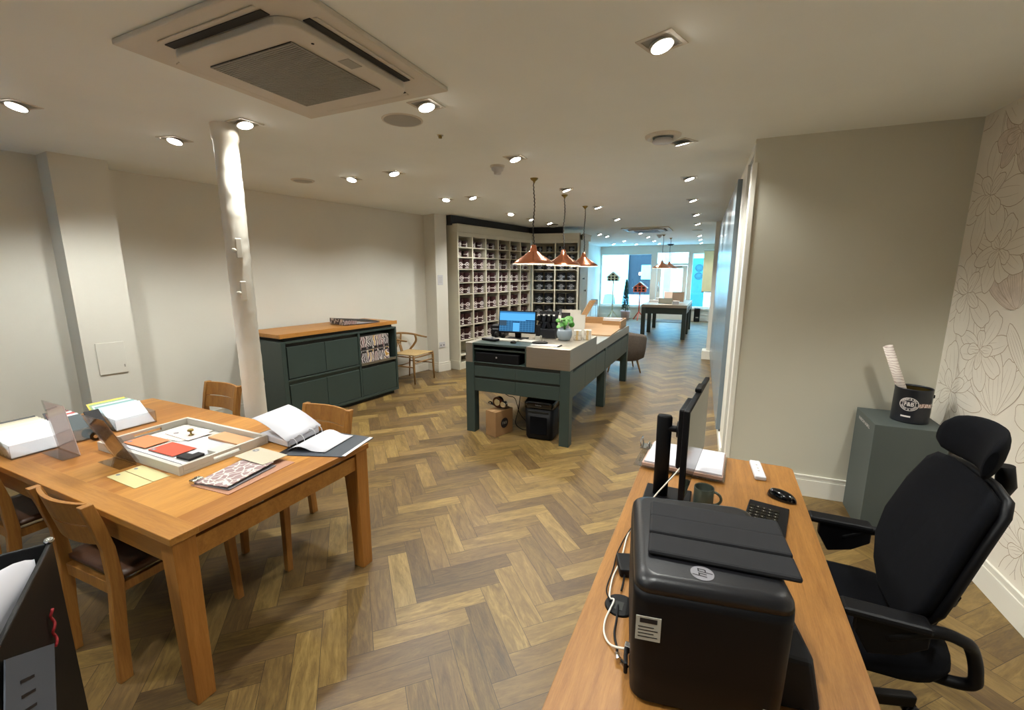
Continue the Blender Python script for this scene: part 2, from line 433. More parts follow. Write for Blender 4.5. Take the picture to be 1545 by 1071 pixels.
# floral line drawing on the papered wall (paper surface, local s along the wall, z up)
def wallpaper():
    d = Vector((PR[4][0] - rc[0], PR[4][1] - rc[1], 0)); L = d.length; d.normalize(); n = Vector((d.y, -d.x, 0))
    base = Vector((rc[0], rc[1], 0))
    rnd = random.Random(11)
    b = MB(); lay = [0]
    def P(s, z, off): return base + d * s + n * off + Vector((0, 0, z))
    def ribbon(pts, w, off):
        k = len(pts)
        V = []
        for i in range(k):
            a = pts[max(i-1, 0)]; c = pts[min(i+1, k-1)]; t = Vector((c[0]-a[0], c[1]-a[1])); 
            if t.length < 1e-6: t = Vector((1, 0))
            t.normalize(); ww = w * (.35 + .65 * sin(pi * min(max(i / (k-1), .06), .94)))
            V.append(((pts[i][0] - t.y * ww, pts[i][1] + t.x * ww), (pts[i][0] + t.y * ww, pts[i][1] - t.x * ww)))
        for (a, a2), (c, c2) in zip(V, V[1:]):
            if min(a[0], c[0]) < .004 or max(a[1], c[1]) > H - .01 or min(a[1], c[1]) < .18: continue
            b.face([b.v(P(a[0], a[1], off)), b.v(P(a2[0], a2[1], off)), b.v(P(c2[0], c2[1], off)), b.v(P(c[0], c[1], off))])
    def fill(pts, off):
        pts = [(max(p[0], .005), min(max(p[1], .18), H - .01)) for p in pts]
        c = (sum(p[0] for p in pts) / len(pts), sum(p[1] for p in pts) / len(pts))
        for p, q in zip(pts, pts[1:] + pts[:1]):
            if abs(p[0]-q[0]) + abs(p[1]-q[1]) < 1e-6: continue
            b.face([b.v(P(c[0], c[1], off)), b.v(P(p[0], p[1], off)), b.v(P(q[0], q[1], off))])
    def petal(cx, cz, ang, ln, wd, wob=.12, dense=0, filled=False, ground=True):
        def tr(u, v): return (cx + u * cos(ang) - v * sin(ang), cz + u * sin(ang) + v * cos(ang))
        pts = []; ph = rnd.random() * 6; nn = 26
        for i in range(nn + 1):
            t = i / nn; th = 2 * pi * t
            u = ln * (.5 - .5 * cos(th)) * (1 + .04 * sin(5 * th + ph)); v = wd * .5 * sin(th) * (.55 + .45 * (.5 - .5 * cos(th))) * (1 + wob * sin(3 * th + ph))
            pts.append(tr(u, v))
        lay[0] += 1; off = .0006 + lay[0] * 4e-6
        b.mat('wpfill' if filled else 'wpaper'); fill(pts[:-1], off)
        b.mat('wpline'); ribbon(pts, .0019, off + 2e-6)
        for k in range(dense):
            v = (k + 1) / (dense + 1) - .5
            a0 = ln * rnd.uniform(.08, .3); a1 = ln * rnd.uniform(.6, .93)
            q = [tr(a0 + (a1 - a0) * t / 8, v * wd * (.35 + .5 * sin(pi * (.15 + .7 * t / 8)))) for t in range(9)]
            ribbon(q, .0009, off + 3e-6)
    def flower(cx, cz, sc, rot, filled):
        nP = rnd.choice((6, 7, 8))
        for k in range(nP):
            petal(cx, cz, rot + 2 * pi * k / nP + rnd.uniform(-.2, .2), sc * rnd.uniform(.8, 1.15), sc * rnd.uniform(.5, .75), .1, 5 if filled else 2, filled)
        for k in range(4): petal(cx, cz, rot + .5 + k * 1.6, sc * .5, sc * .36, .15, 3, filled)
        for k in range(7):
            a = rot + k * .9; ribbon([(cx + cos(a) * sc * t * .04, cz + sin(a) * sc * t * .04) for t in range(6)], .0014, .0006 + lay[0] * 4e-6 + 5e-6)
    def tulip(cx, cz, sc, rot, filled):
        for k, da in enumerate((-.75, .75, -.4, .4, 0)):
            petal(cx, cz, rot + da, sc * (1 - .1 * abs(da)), sc * .42, .08, 6 if filled else 2, filled)
    def stem(p, q, bend):
        c = ((p[0] + q[0]) / 2 + bend, (p[1] + q[1]) / 2); b.mat('wpline')
        for o in (0, .012):
            ribbon([((1-t)**2 * p[0] + 2*t*(1-t) * c[0] + t*t * q[0] + o, (1-t)**2 * p[1] + 2*t*(1-t) * c[1] + t*t * q[1]) for t in [i / 20 for i in range(21)]], .0016, .0005)
    for i in range(16): 
        s = rnd.uniform(.05, 2.4); z = .1 + i * .16
        stem((s, z), (s + rnd.uniform(-.3, .3), z + rnd.uniform(.4, .7)), rnd.uniform(-.25, .25))
    k = 0
    for iz in range(9):
        for js in range(9):
            s = .18 + js * .42 + (.21 if iz % 2 else 0) + rnd.uniform(-.04, .04); z = .36 + iz * .30 + rnd.uniform(-.04, .04); k += 1
            if s > 2.7: continue
            m = (iz * 2 + js) % 4
            if m == 0: flower(s, z, .29, rnd.random() * 6, False)
            elif m == 1: tulip(s, z - .06, .34, pi / 2 + rnd.uniform(-.5, .5), (iz + js) % 3 != 0)
            elif m == 2: flower(s, z, .23, rnd.random() * 6, iz % 3 == 1)
            else:
                a = rnd.uniform(.6, 2.5)
                petal(s, z - .05, a, .36, .12, .05, 4, js % 2 == 0); petal(s, z - .05, a + .8, .32, .11, .05, 4, False)
    return struct(b.build('trim_wallpaper_print'))
wallpaper()

# shop front: timber frame with three glazed bays and a door, y = 16.8
Y0 = 16.8
def fr(b, x0, x1, z0, z1, d=.08): b.box(x0, x1, Y0 - d / 2, Y0 + d / 2 + .03, z0, z1)
b = MB(); b.box(-5.3, -4.1, Y0, Y0 + .15, 0, H); b.box(-.10, 1.0, Y0, Y0 + .15, 0, H); struct(b.build('wall_front', 'wall'))
def window(name, x0, x1, z0, z1, muls=()):
    b = MB(); fr(b, x0, x1, z1, H, .10); fr(b, x0, x0 + .06, z0, z1); fr(b, x1 - .06, x1, z0, z1); fr(b, x0 + .06, x1 - .06, z0, z0 + .05); fr(b, x0 + .06, x1 - .06, z1 - .05, z1)
    for m in muls: fr(b, m - .025, m + .025, z0 + .05, z1 - .05)
    o = struct(b.build(name, 'trimw', bevel=.004))
    g = MB().box(x0 + .05, x1 - .05, Y0 + .01, Y0 + .018, z0 + .04, z1 - .04).build('glass_pane', 'glass', o)
    s = MB(); s.box(x0, x1, Y0 - .10, Y0 + .12, z0 - .05, z0); s.box(x0, x1, Y0 - .02, Y0 + .10, 0, z0 - .05)
    k = x0 + .12
    while k < x1 - .25: s.box(k, min(k + .62, x1 - .1), Y0 - .032, Y0 - .02, .2, z0 - .13); k += .72
    s.box(x0, x1, Y0 - .035, Y0 - .02, 0, .13); s.build('window_sill', 'trimw', o, bevel=.003)
window('window_1', -4.1, -2.20, .45, 2.37)
window('window_2', -.93, -.10, .45, 2.37)
b = MB(); fr(b, -2.20, -.93, 2.37, H, .10); fr(b, -2.20, -2.05, 0, 2.37); fr(b, -1.02, -.93, 0, 2.37); fr(b, -2.05, -1.02, 1.93, 2.0)
o = struct(b.build('door_frame', 'trimw', bevel=.004)); MB().box(-2.05, -1.02, Y0, Y0 + .008, 2.0, 2.37).build('glass_pane', 'glass', o)
b = MB(); fr(b, -2.04, -1.90, .01, 1.92, .05); fr(b, -1.17, -1.03, .01, 1.92, .05); fr(b, -1.90, -1.17, 1.82, 1.92, .05); fr(b, -1.90, -1.17, .01, .28, .05)
o = struct(b.build('door_1', 'trimw', bevel=.004)); MB().box(-1.9, -1.17, Y0, Y0 + .008, .28, 1.82).build('glass_pane', 'glass', o)
h = MB(); h.cyl((-1.97, Y0 - .06, 1.0), (-1.97, Y0 - .06, 1.35), .012); h.cyl((-1.97, Y0 - .025, 1.03), (-1.97, Y0 - .06, 1.03), .008); h.cyl((-1.97, Y0 - .025, 1.32), (-1.97, Y0 - .06, 1.32), .008)
h.box(-1.5, -1.2, Y0 - .07, Y0 - .025, 1.86, 1.91); h.build('door_handle', 'chrome', o)
o = MB(); o.box(-.52, -.16, Y0 - .14, Y0 - .132, 1.04, 2.40); o = tag(o.build('roller_blind', paint('blind_cream', '#e9d9a8', .8, .03, 6)), 'cream roller blind pulled most of the way down the street window', 'blind')
MB().cyl((-.54, Y0 - .135, 2.42), (-.14, Y0 - .135, 2.42), .025).build('roller', 'trimw', o); MB().box(-.52, -.16, Y0 - .145, Y0 - .128, 1.01, 1.04).build('bottom_bar', paint('bar_brown', '#7c5238'), o)

# street outside
struct(MB().box(-14, 10, 16.96, 24, -.2, -.1).build('pavement', paint('pale_pavement', '#b9b6ae', .8, .05, 4)))
o = MB(); o.box(-14, 10, 18.4, 18.6, -.1, .0); struct(o.build('kerb', paint('kerb_stone', '#8f9698')))
def opposite():
    Y = 22.; stone = paint('pale_limestone', '#d9d3c2', .85, .05, 3, .1); teal = paint('teal_paint', '#134f50', .5, .05)
    t = thing('townhouse', 'pale stone building across the street with dark shopfront and teal door', 'building', (-3, Y, -.1))
    def B(name, m, *bx, bev=.01):
        b = MB()
        for q in bx: b.box(q[0] + 3, q[1] + 3, q[2], q[3], q[4] + .1, q[5] + .1)
        return b.build(name, m, t, bevel=bev)
    blocks = []
    for (x0, x1) in ((-11, -4.35), (-2.7, -1.2), (-.55, 7)):
        z = .1; 
        while z < 5: blocks.append((x0, x1, 0, .6, z, z + .57)); z += .6
        blocks.append((x0, x1, .03, .6, .1, 5.2))
    B('stone_wall', stone, *blocks, (-11, 7, 0, .6, 2.95, 5.2))
    B('plinth_course', paint('plinth_stone', '#a9b1b0'), (-11, 7, -.05, .5, -.1, .1), (-11, -4.35, -.08, 0, .1, .45), (-2.7, -1.2, -.08, 0, .1, .45))
    B('pilaster', paint('blue_grey_pilaster', '#9fb2b8'), (-4.35, -4.0, -.1, .3, .1, 2.9)); B('pilaster', paint('grey_pilaster', '#8c9da3'), (-2.35, -2.05, -.1, .0, .1, 2.9))
    B('shopfront_window', 'ink', (-4.0, -2.72, .05, .2, .62, 2.9)); B('window_surround', teal, (-4.06, -4.0, -.02, .1, .5, 2.95), (-4.0, -2.72, -.02, .1, 2.9, 2.98))
    B('stall_riser', paint('stall_pale_blue', '#b5cbd0'), (-4.0, -2.72, -.02, .2, .1, .62))
    B('framed_picture', paint('pale_picture', '#8aa6b8'), (-3.40, -2.80, .0, .05, 1.35, 2.02)); B('wall_lamp', 'bulb', (-3.5, -3.4, -.05, .04, 1.55, 1.68)); B('wall_lamp', 'bulb', (-2.84, -2.76, -.05, .04, 1.55, 1.68))
    d = B('street_door', teal, (-1.17, -.58, -.02, .2, .1, 2.75))
    b = MB().mat('ink')
    for zc in (1.62, 1.98):
        for k in range(8):
            a = k * pi / 4 + .39; b.bar((2.15 + .05 * cos(a), -.03, zc + .05 * sin(a)), (2.15 + .13 * cos(a), -.03, zc + .13 * sin(a)), .035, .01)
        b.tube([(2.15 + .15 * cos(i * pi / 10), -.03, zc + .15 * sin(i * pi / 10)) for i in range(20)], .009, 6, True)
    b.build('door_rosette', None, d)
    B('fanlight', 'tinlabg', (-1.12, -.63, -.04, -.02, 2.3, 2.6))
opposite()
def aboard(x, y, lab):
    t = thing('pavement_sign', lab, 'sign', (x, y, -.1))
    for s in (-1, 1):
        b = MB(); b.slab3([(-.28, s * .25, 0), (.28, s * .25, 0), (.2, s * .02, .85), (-.2, s * .02, .85)], .02); b.build('sign_board', 'potgrey', t)
    MB().box(-.1, .1, -.04, .04, .84, .87).build('hinge', 'black', t)
aboard(-4.2, 18.9, 'grey folding pavement sign standing outside the wide shop window')
aboard(-1.45, 18.0, 'grey folding pavement sign standing outside the shop door')

# ================================================================== CEILING THINGS
def cassette(loc, rz, label, full=True):
    t = thing('air_conditioner', label, 'air conditioner', loc, rz)
    s = .49
    b = MB(); b.box(-s, s, -s, s, -.022, 0); b.build('outer_panel', 'acw', t, bevel=.006)
    b = MB(); r = .36; pts = []
    for cx, cy, a0 in ((r - .09, r - .09, 0), (-r + .09, r - .09, 90), (-r + .09, -r + .09, 180), (r - .09, -r + .09, 270)):
        for k in range(7):
            a = R(a0 + 15 * k); pts.append((cx + .09 * cos(a), cy + .09 * sin(a)))
    b.prism(pts, -.052, -.022); b.build('inner_panel', 'acw', t, bevel=.005)
    for k in range(4):
        m = Matrix.Rotation(k * pi / 2, 4, 'Z')
        b = MB(); b.box(-.29, .29, -.402, -.366, -.026, -.0225, m); b.build('air_slot', 'acd', t)
        b = MB(); m2 = m @ Matrix.Translation((0, -.432, -.024)) @ Matrix.Rotation(R(14 if k % 2 else 20), 4, 'X'); b.box(-.285, .285, 0, .045, -.005, 0, m2); b.build('flap', 'acw', t, bevel=.002)
    g = MB(); g.box(-.25, .25, -.25, .25, -.056, -.0525); g = g.build('intake_grille', 'acd', t)
    b = MB()
    for i in range(42):
        y = -.245 + i * .49 / 41; b.box(-.25, .25, y - .0032, y + .0032, -.060, -.0555)
    for i in range(5): x = -.25 + i * .125; b.box(x - .002, x + .002, -.25, .25, -.0592, -.0555)
    b.build('grille_slats', 'grey', g)
    MB().box(.285, .345, -.05, .03, -.0535, -.0515).build('sensor_strip', 'grey', t); MB().cyl((.31, -.2, -.0535), (.31, -.2, -.051), .006).build('status_light', 'ink', t)
    return t
cassette((-1.825, 1.61, H), 0, 'large square ceiling air conditioner with ribbed grille close above the camera')
cassette((-1.52, 10.4, H), 0, 'smaller looking ceiling air conditioner far off towards the street')

def disc(name, loc, r, label, cat, prof, m, rim=None, grp=None):
    t = thing(name, label, cat, loc, 0, grp)
    MB().lathe(prof, 28).build('body', m, t)
    if rim: MB().lathe(rim[0], 28).build(rim[1], rim[2], t)
    return t
disc('ceiling_speaker', (-1.867, 2.40, H), .125, 'flat round grey speaker grille in the ceiling beside the air conditioner', 'speaker',
     [(0, -.006), (.10, -.006), (.115, -.004), (.122, 0)], 'grey', ([(.115, -.005), (.125, -.004), (.127, 0)], 'rim', 'acw'))
disc('ceiling_speaker', (-3.98, 3.44, H), .11, 'flat round speaker in the ceiling near the wall above the sideboard', 'speaker',
     [(0, -.008), (.09, -.008), (.11, 0)], 'grey', ([(.09, -.008), (.10, -.012), (.115, 0)], 'rim', 'acw'))
disc('ceiling_vent', (-.43, 3.42, H), .12, 'round white ceiling vent next to a downlight near the corridor', 'vent',
     [(0, -.045), (.065, -.045), (.072, -.038), (.055, -.02), (.02, -.01)], 'white', ([(.07, -.012), (.10, -.022), (.118, -.012), (.122, 0)], 'rim', 'acw'))
disc('smoke_detector', (-1.87, 3.72, H), .06, 'small white smoke detector on the ceiling before the copper lamps', 'smoke detector',
     [(.0, -.075), (.03, -.072), (.036, -.05), (.05, -.042), (.056, -.02), (.058, 0)], 'white', ([(.056, -.018), (.064, -.014), (.066, 0)], 'base', 'acw'))
disc('smoke_detector', (-1.46, 12.04, H), .06, 'white smoke detector beside the farther pair of copper lamps', 'smoke detector',
     [(.0, -.085), (.03, -.08), (.04, -.05), (.056, -.042), (.062, -.02), (.064, 0)], 'white', ([(.056, -.018), (.068, -.014), (.07, 0)], 'base', 'acw'))
disc('smoke_detector', (-3.10, 8.6, H), .09, 'dark round detector on the ceiling in front of the black tins', 'smoke detector',
     [(.0, -.05), (.06, -.05), (.09, -.03), (.10, -.01)], 'grey', ([(.07, -.02), (.115, -.01), (.115, 0)], 'base', 'acd'))
disc('smoke_detector', (-1.58, 16.2, H), .09, 'dark round detector on the ceiling above the shop door', 'smoke detector',
     [(.0, -.05), (.06, -.05), (.09, -.03), (.10, -.01)], 'black', ([(.07, -.02), (.115, -.01), (.115, 0)], 'base', 'acd'))
disc('sprinkler', (-1.83, 2.76, H), .02, 'tiny sprinkler head alone on the ceiling beyond the flat speaker', 'sprinkler',
     [(0, -.02), (.012, -.02), (.012, -.004), (.022, 0)], 'brassy', ([(.014, -.004), (.022, -.003), (.024, 0)], 'rim', 'chrome'))
disc('ceiling_speaker', (-.53, 11.08, H), .1, 'small flat round speaker in the ceiling past the corridor pier', 'speaker',
     [(0, -.008), (.09, -.008), (.11, 0)], 'grey', ([(.09, -.008), (.10, -.012), (.115, 0)], 'rim', 'acw'))

def pendant(x, y, label, rim_z=1.785, r=.215, group='copper pendant lamps over the counter', lit=True):
    t = thing('pendant_lamp', label, 'pendant lamp', (x, y, H), 0, group)
    z = rim_z - H; k = r / .215
    MB().lathe([(0, -.045), (.008, -.045), (.012, -.03), (.036, -.012), (.042, 0)], 20).build('ceiling_rose', 'brassy', t)
    n = 60; pts = []; top = z + .192
    rr = random.Random(int(y * 10))
    for i in range(n + 1):
        q = i / n; zz = -.04 + (top + .04) * q
        pts.append((.006 * sin(q * 9 + y) + .004 * sin(i * 1.7), .005 * cos(q * 8 + y), zz))
    MB().tube(pts, .0055, 6).build('flex', 'flex', t)
    prof = [(.012, .192), (.026, .189), (.030, .160), (.035, .156), (.037, .136), (.058, .118), (.098, .086), (.142, .058), (.182, .034), (.207, .014), (.215, 0)]
    prof = [(a * (k if a > .05 else 1), z + c) for a, c in prof]
    sh = MB().lathe(prof, 44).build('shade', 'copper', t)
    inner = [(a - .0025, c - .0015) for a, c in prof[3:]][::-1]
    MB().lathe(inner, 44).build('inner_lining', 'enamel', sh)
    MB().lathe([(.2135 * k, z - .006), (.2165 * k, z - .006), (.2165 * k, z + .001), (.2135 * k, z + .001), (.2135 * k, z - .006)], 44).build('rim', 'enamel', sh)
    if lit:
        MB().lathe([(0, z + .045), (.018, z + .05), (.028, z + .07), (.024, z + .10), (.014, z + .13), (0, z + .13)], 16).build('bulb', 'bulb', t)
        L = bpy.data.lights.new('pendant_glow', 'POINT'); L.energy = 12; L.color = (1, .85, .66); L.shadow_soft_size = .03
        o = bpy.data.objects.new('pendant_glow', L); COL.objects.link(o); o.location = (x, y, rim_z + .03)
pendant(-1.774, 4.355, 'large looking copper pendant lamp hanging closest over the till screen')
pendant(-1.80, 5.416, 'middle copper pendant lamp of the three in a row over the counter')
pendant(-1.828, 6.441, 'copper pendant lamp hanging over the far end of the counter')
pendant(-1.36, 12.1, 'copper pendant lamp over the near end of the street-side table', 1.80, .25, 'copper pendant lamps over the street-side table')
pendant(-1.30, 13.3, 'copper pendant lamp partly behind another over the street-side table', 1.80, .25, 'copper pendant lamps over the street-side table')

# ================================================================== IRON COLUMN
def column():
    t = thing('iron_column', 'round white painted iron column with lumpy paint beside the dining table', 'column', (-2.97, 1.99, 0))
    rows = []; rr = random.Random(3)
    import mathutils
    for i in range(150):
        z = i / 149 * (H - .0); row = []
        for k in range(36):
            a = 2 * pi * k / 36; p = Vector((cos(a), sin(a), z))
            d = mathutils.noise.noise(Vector((cos(a) * 4, sin(a) * 4, z * 22))) * .0045 * (1 if .9 < z < 2.35 else .15)
            r = .071 + d
            if z > H - .10: r = .079
            row.append((cos(a) * r, sin(a) * r, z))
        rows.append(row)
    b = MB(); b.grid(rows, True, True); b.build('shaft', paint('thick_white_paint', '#e9e4d8', .3, .02, 6), t)
    for z in (1.86, 1.58):
        b = MB(); m = Matrix.Translation((.060, -.032, z)) @ Matrix.Rotation(R(-28), 4, 'Z')
        b.box(-.012, .02, -.018, .018, -.07, .06, m); b.cyl(m @ Vector((-.0, -.02, -.02)), m @ Vector((.03, -.035, -.02)), .014); b.build('old_bracket', 'trimw', t, bevel=.006)
    MB().lathe([(.071, 0), (.10, 0), (.10, .05), (.085, .08), (.075, .12), (.071, .13)], 30).build('base_ring', 'trimw', t)
column()

# access panel, notice, socket
ang = math.atan2(.36, .06)
def on_wall(o_, d_, s, z, off=.004):
    p = Vector((o_[0] + d_[0] * s, o_[1] + d_[1] * s, z)); n = Vector((d_[1], -d_[0], 0)); return p + n * off
def wallbox(name, label, cat, o_, d_, s0, s1, z0, z1, th, m, inset=None):
    L = math.hypot(*d_); d_ = (d_[0] / L, d_[1] / L); p = on_wall(o_, d_, s0, z0, 0)
    t = thing(name, label, cat, p, math.atan2(d_[1], d_[0]))
    MB().box(0, s1 - s0, -th, -.0005, 0, z1 - z0).build('plate', m, t, bevel=min(th * .4, .003))
    return t, (s1 - s0), (z1 - z0)
t, w_, h_ = wallbox('access_panel', 'square painted access panel low on the wall pilaster', 'access panel', (-4.86, 1.80), (.06, .36), .08, .275, .81, 1.09, .012, 'wall')
MB().box(.172, .18, -.0135, -.012, .05, .075).build('latch', 'grey', t)
t, w_, h_ = wallbox('notice', 'small white notice fixed on the wall pier beside the tin shelves', 'notice', (-4.27, 6.20), (.08, .22), .03, .135, 1.485, 1.65, .006, 'white')
for i in range(5): MB().box(.02, .085 - .01 * (i % 2), -.0068, -.006, .125 - i * .022, .129 - i * .022).build('print_line', 'grey', t)
t, w_, h_ = wallbox('wall_socket', 'white double wall socket low on the pier beside the tin shelves', 'socket', (-4.27, 6.20), (.08, .22), .02, .14, .42, .515, .012, 'white')
for s in (.03, .09): MB().box(s - .012, s + .012, -.0135, -.012, .03, .055).build('socket_hole', 'greyl', t)

# grey blue panels on the corridor wall
def corr_panel(y0, y1, label, handle=False):
    d = Vector((cx_(y1) - cx_(y0), y1 - y0, 0)); L = d.length
    t = thing('display_board', label, 'display board', (cx_(y0), y0, 0), math.atan2(d.y, d.x), 'tall grey blue panels along the corridor')
    MB().box(0, L, 0, .05, .12, 2.54).build('face', 'mirror', t, bevel=.003)
    MB().box(0, .05, -.012, -.0005, .12, 2.54).build('stile', 'trimw', t, bevel=.002)
    if handle:
        b = MB(); b.cyl((L - .12, -.04, 1.0), (L - .12, -.04, 1.35), .009); b.cyl((L - .12, -.04, 1.03), (L - .12, 0, 1.03), .006); b.cyl((L - .12, -.04, 1.32), (L - .12, 0, 1.32), .006); b.build('handle', 'black', t)
corr_panel(4.76, 7.03, 'tall grey-blue wall panel nearest the partition corner on the corridor')
corr_panel(7.05, 8.35, 'tall grey-blue wall panel between two others along the corridor')
corr_panel(8.38, 9.30, 'tall grey-blue wall panel next to the corridor pier', True)

# ================================================================== SIDEBOARD
def sideboard():
    rz = math.atan2(.9936, .113)
    t = thing('sideboard', 'dark green sideboard with oak top standing against the long wall', 'sideboard', (-4.24, 3.2, 0), rz)
    D = .62; W_ = 1.68
    b = MB(); b.box(0, .05, 0, D, .05, .95); b.box(W_ - .03, W_, 0, D, .05, .95); b.box(.05, W_ - .03, 0, D, .925, .95); b.box(.05, W_ - .03, .0, D, .05, .085)
    b.box(.05, W_ - .03, D - .015, D, .085, .925); b.box(1.02, 1.05, .0, D - .015, .085, .925); b.box(.05, W_ - .03, .0, D - .015, .497, .52)
    b.box(.05, 1.02, .02, .04, .45, .497)
    b.build('body', 'green', t, bevel=.003)
    MB().box(.04, W_ - .05, .05, D - .02, 0, .05).build('toe_kick', 'greend', t)
    MB().box(.05, W_ - .05, .04, D - .04, .95, .988).build('riser', 'greend', t)
    b = MB(); b.box(-.012, W_ + .012, -.01, D + .05, .988, 1.03); b.box(-.012, W_ + .012, -.01, .012, 1.028, 1.036); b.build('oak_top', 'slab', t, bevel=.003)
    MB().box(1.05, W_ - .03, -.002, .004, .497, .53).build('shelf_lip', 'steel', t)
    for (x0, x1, z0, z1) in ((.065, .533, .53, .885), (.539, 1.012, .53, .885), (.065, .528, .09, .455), (.533, 1.012, .09, .455), (1.056, 1.642, .09, .455)):
        MB().box(x0, x1, .003, .021, z0, z1).build('door', 'green', t, bevel=.003)
    b = MB(); b.box(.05, 1.02, .03, .04, .885, .925); b.box(.05, 1.02, .03, .04, .455, .50); b.box(1.05, W_ - .03, .03, .04, .455, .497); b.build('shadow_gap', 'greend', t)
    # wallpaper pattern books, five below, five lying above them
    mm = [marble('book_swirl_black', '#121014', '#b9afb2', '#3a2c34', 6), marble('book_swirl_ochre', '#b0821e', '#d9cdbb', '#5b4650', 5), marble('book_swirl_rose', '#6d3c44', '#cfc0bd', '#3a1c22', 5)]
    xs = [1.062, 1.168, 1.268, 1.350, 1.452, 1.545]
    u = Vector((.113, .9936, 0)); nn = Vector((-.9936, .113, 0))
    for row, (z0, z1) in enumerate(((.5215, .690), (.7005, .872))):
        for i in range(5):
            w_ = xs[i+1] - xs[i] - .006
            p = Vector((-4.24, 3.2, z0)) + u * xs[i] + nn * .012
            o = thing('pattern_book', '%s wallpaper book, %s from the doors, %s row in the sideboard' % (('black swirled', 'ochre and white', 'rose marbled', 'black and white', 'ochre marbled')[(i * 2 + row) % 5], ('first', 'second', 'third', 'fourth', 'last')[i], ('lower', 'upper')[row]), 'book', p, rz, 'wallpaper pattern books in the sideboard')
            MB().box(0, w_, 0, .004, 0, z1 - z0).build('spine', mm[(i + row * 2) % 3], o, bevel=.001)
            MB().box(.003, w_ - .003, .005, .26, .003, z1 - z0 - .003).build('pages', 'white', o)
            MB().box(.012, w_ - .012, -.0012, -.0001, (.135 if row == 0 else .004), (.16 if row == 0 else .034)).build('spine_label', 'ink', o)
    # open book on top
    p = Vector((-4.24, 3.2, 1.037)) + u * .90 + nn * .10
    o = thing('pattern_book', 'thick black wallpaper pattern book lying on the oak top of the sideboard', 'book', p, rz + R(-12))
    b = MB(); b.slab3([(0, 0, .001), (.50, 0, .001), (.50, .38, .001), (0, .38, .001)], .004); b.build('back_cover', 'ink', o)
    b = MB(); P = [(.0, .004), (.48, .004), (.48, .012), (.0, .062)]
    m4 = Matrix(((1, 0, 0, 0), (0, 0, 1, 0), (0, 1, 0, 0), (0, 0, 0, 1)))
    b.prism(P, .01, .37, m4); b.build('pages', 'white', o)
    b = MB(); b.slab3([(-.004, 0, .065), (.50, 0, .014), (.50, .38, .014), (-.004, .38, .065)], .004); b.build('front_cover', 'black', o)
    b = MB(); b.box(-.008, -.002, 0, .38, .002, .072); b.box(-.0, .12, -.003, .003, .004, .058); b.build('spine', mm[0], o)
    b = MB(); b.box(.0, .17, -.004, -.001, .004, .05); b.build('marbled_edge', marble('book_edge', '#5a2026', '#9a7476', '#3a2c30', 16), o)
    me = text_mesh('FARROW & BALL', .042); b = MB(); b.mesh_in(me, lambda v: (.26 + v.x, .20 + v.y, .0705 - .102 * (.26 + v.x - .0) + .0015)); b.build('cover_lettering', 'tinlabg', o)
sideboard()

# ================================================================== WISHBONE CHAIR
def wishbone():
    t = thing('wishbone_chair', 'wooden wishbone armchair with woven cord seat beside the sideboard', 'chair', (-4.34, 5.555, 0), R(1))
    fl = [(.205, -.235), (.24, .235)]; 
    for (x, y) in ((.215, -.235), (.245, .235)):
        MB().tube([(x + .01, y * 1.02, 0), (x, y, .22), (x - .003, y * .99, .40), (x - .004, y * .985, .455)], .018, 12, rads=[.010, .018, .018, .014]).build('front_leg', 'ash', t)
    for s in (-1, 1):
        pts = spline([(-.22, s * .215, 0), (-.20, s * .215, .25), (-.19, s * .215, .43), (-.13, s * .235, .52), (-.085, s * .25, .60), (-.10, s * .25, .69)])
        MB().tube(pts, .015, 10, rads=[.010 + .008 * min(1, i / 14) for i in range(len(pts))]).build('back_leg', 'ash', t)
    rail = spline([(.12, -.255, .665), (.0, -.27, .675), (-.16, -.255, .70), (-.255, -.14, .725), (-.275, 0, .735), (-.255, .14, .725), (-.16, .255, .70), (0, .27, .675), (.12, .255, .665)], 8)
    MB().tube(rail, .016, 12, rads=[.012 + .006 * sin(pi * i / (len(rail) - 1)) for i in range(len(rail))]).build('bow_rail', 'ash', t)
    b = MB(); b.slab3([(-.19, -.03, .44), (-.19, .03, .44), (-.225, .026, .56), (-.225, -.026, .56)], .012)
    b.slab3([(-.225, -.026, .56), (-.225, .0, .575), (-.262, -.07, .725), (-.262, -.10, .725)], .012)
    b.slab3([(-.225, .0, .575), (-.225, .026, .56), (-.262, .10, .725), (-.262, .07, .725)], .012); b.build('y_splat', 'ash', t)
    for a, c, z in (((.215, -.235), (.245, .235), .41), ((-.2, -.215), (-.2, .215), .41), ((.215, -.235), (-.2, -.215), .415), ((.245, .235), (-.2, .215), .415), ((.215, -.235), (-.205, -.215), .26), ((.245, .235), (-.205, .215), .26), ((-.21, -.21), (-.21, .21), .22), ((.22, -.235), (.25, .235), .33)):
        MB().tube([(a[0], a[1], z), ((a[0] + c[0]) / 2, (a[1] + c[1]) / 2, z), (c[0], c[1], z)], .012, 10, rads=[.008, .013, .008]).build('stretcher', 'ash', t)
    b = MB(); rows = []
    for i in range(13):
        u_ = i / 12; rows.append([])
        for k in range(13):
            v_ = k / 12; xa = -.2 + u_ * (.43 + .02 * v_); ya = (-.225 + .45 * v_) * (.93 + .07 * u_)
            rows[-1].append((xa, ya, .436 - .022 * sin(pi * u_) * sin(pi * v_)))
    b.grid(rows); b.build('cord_seat', 'cord', t, solid=-.016)
wishbone()

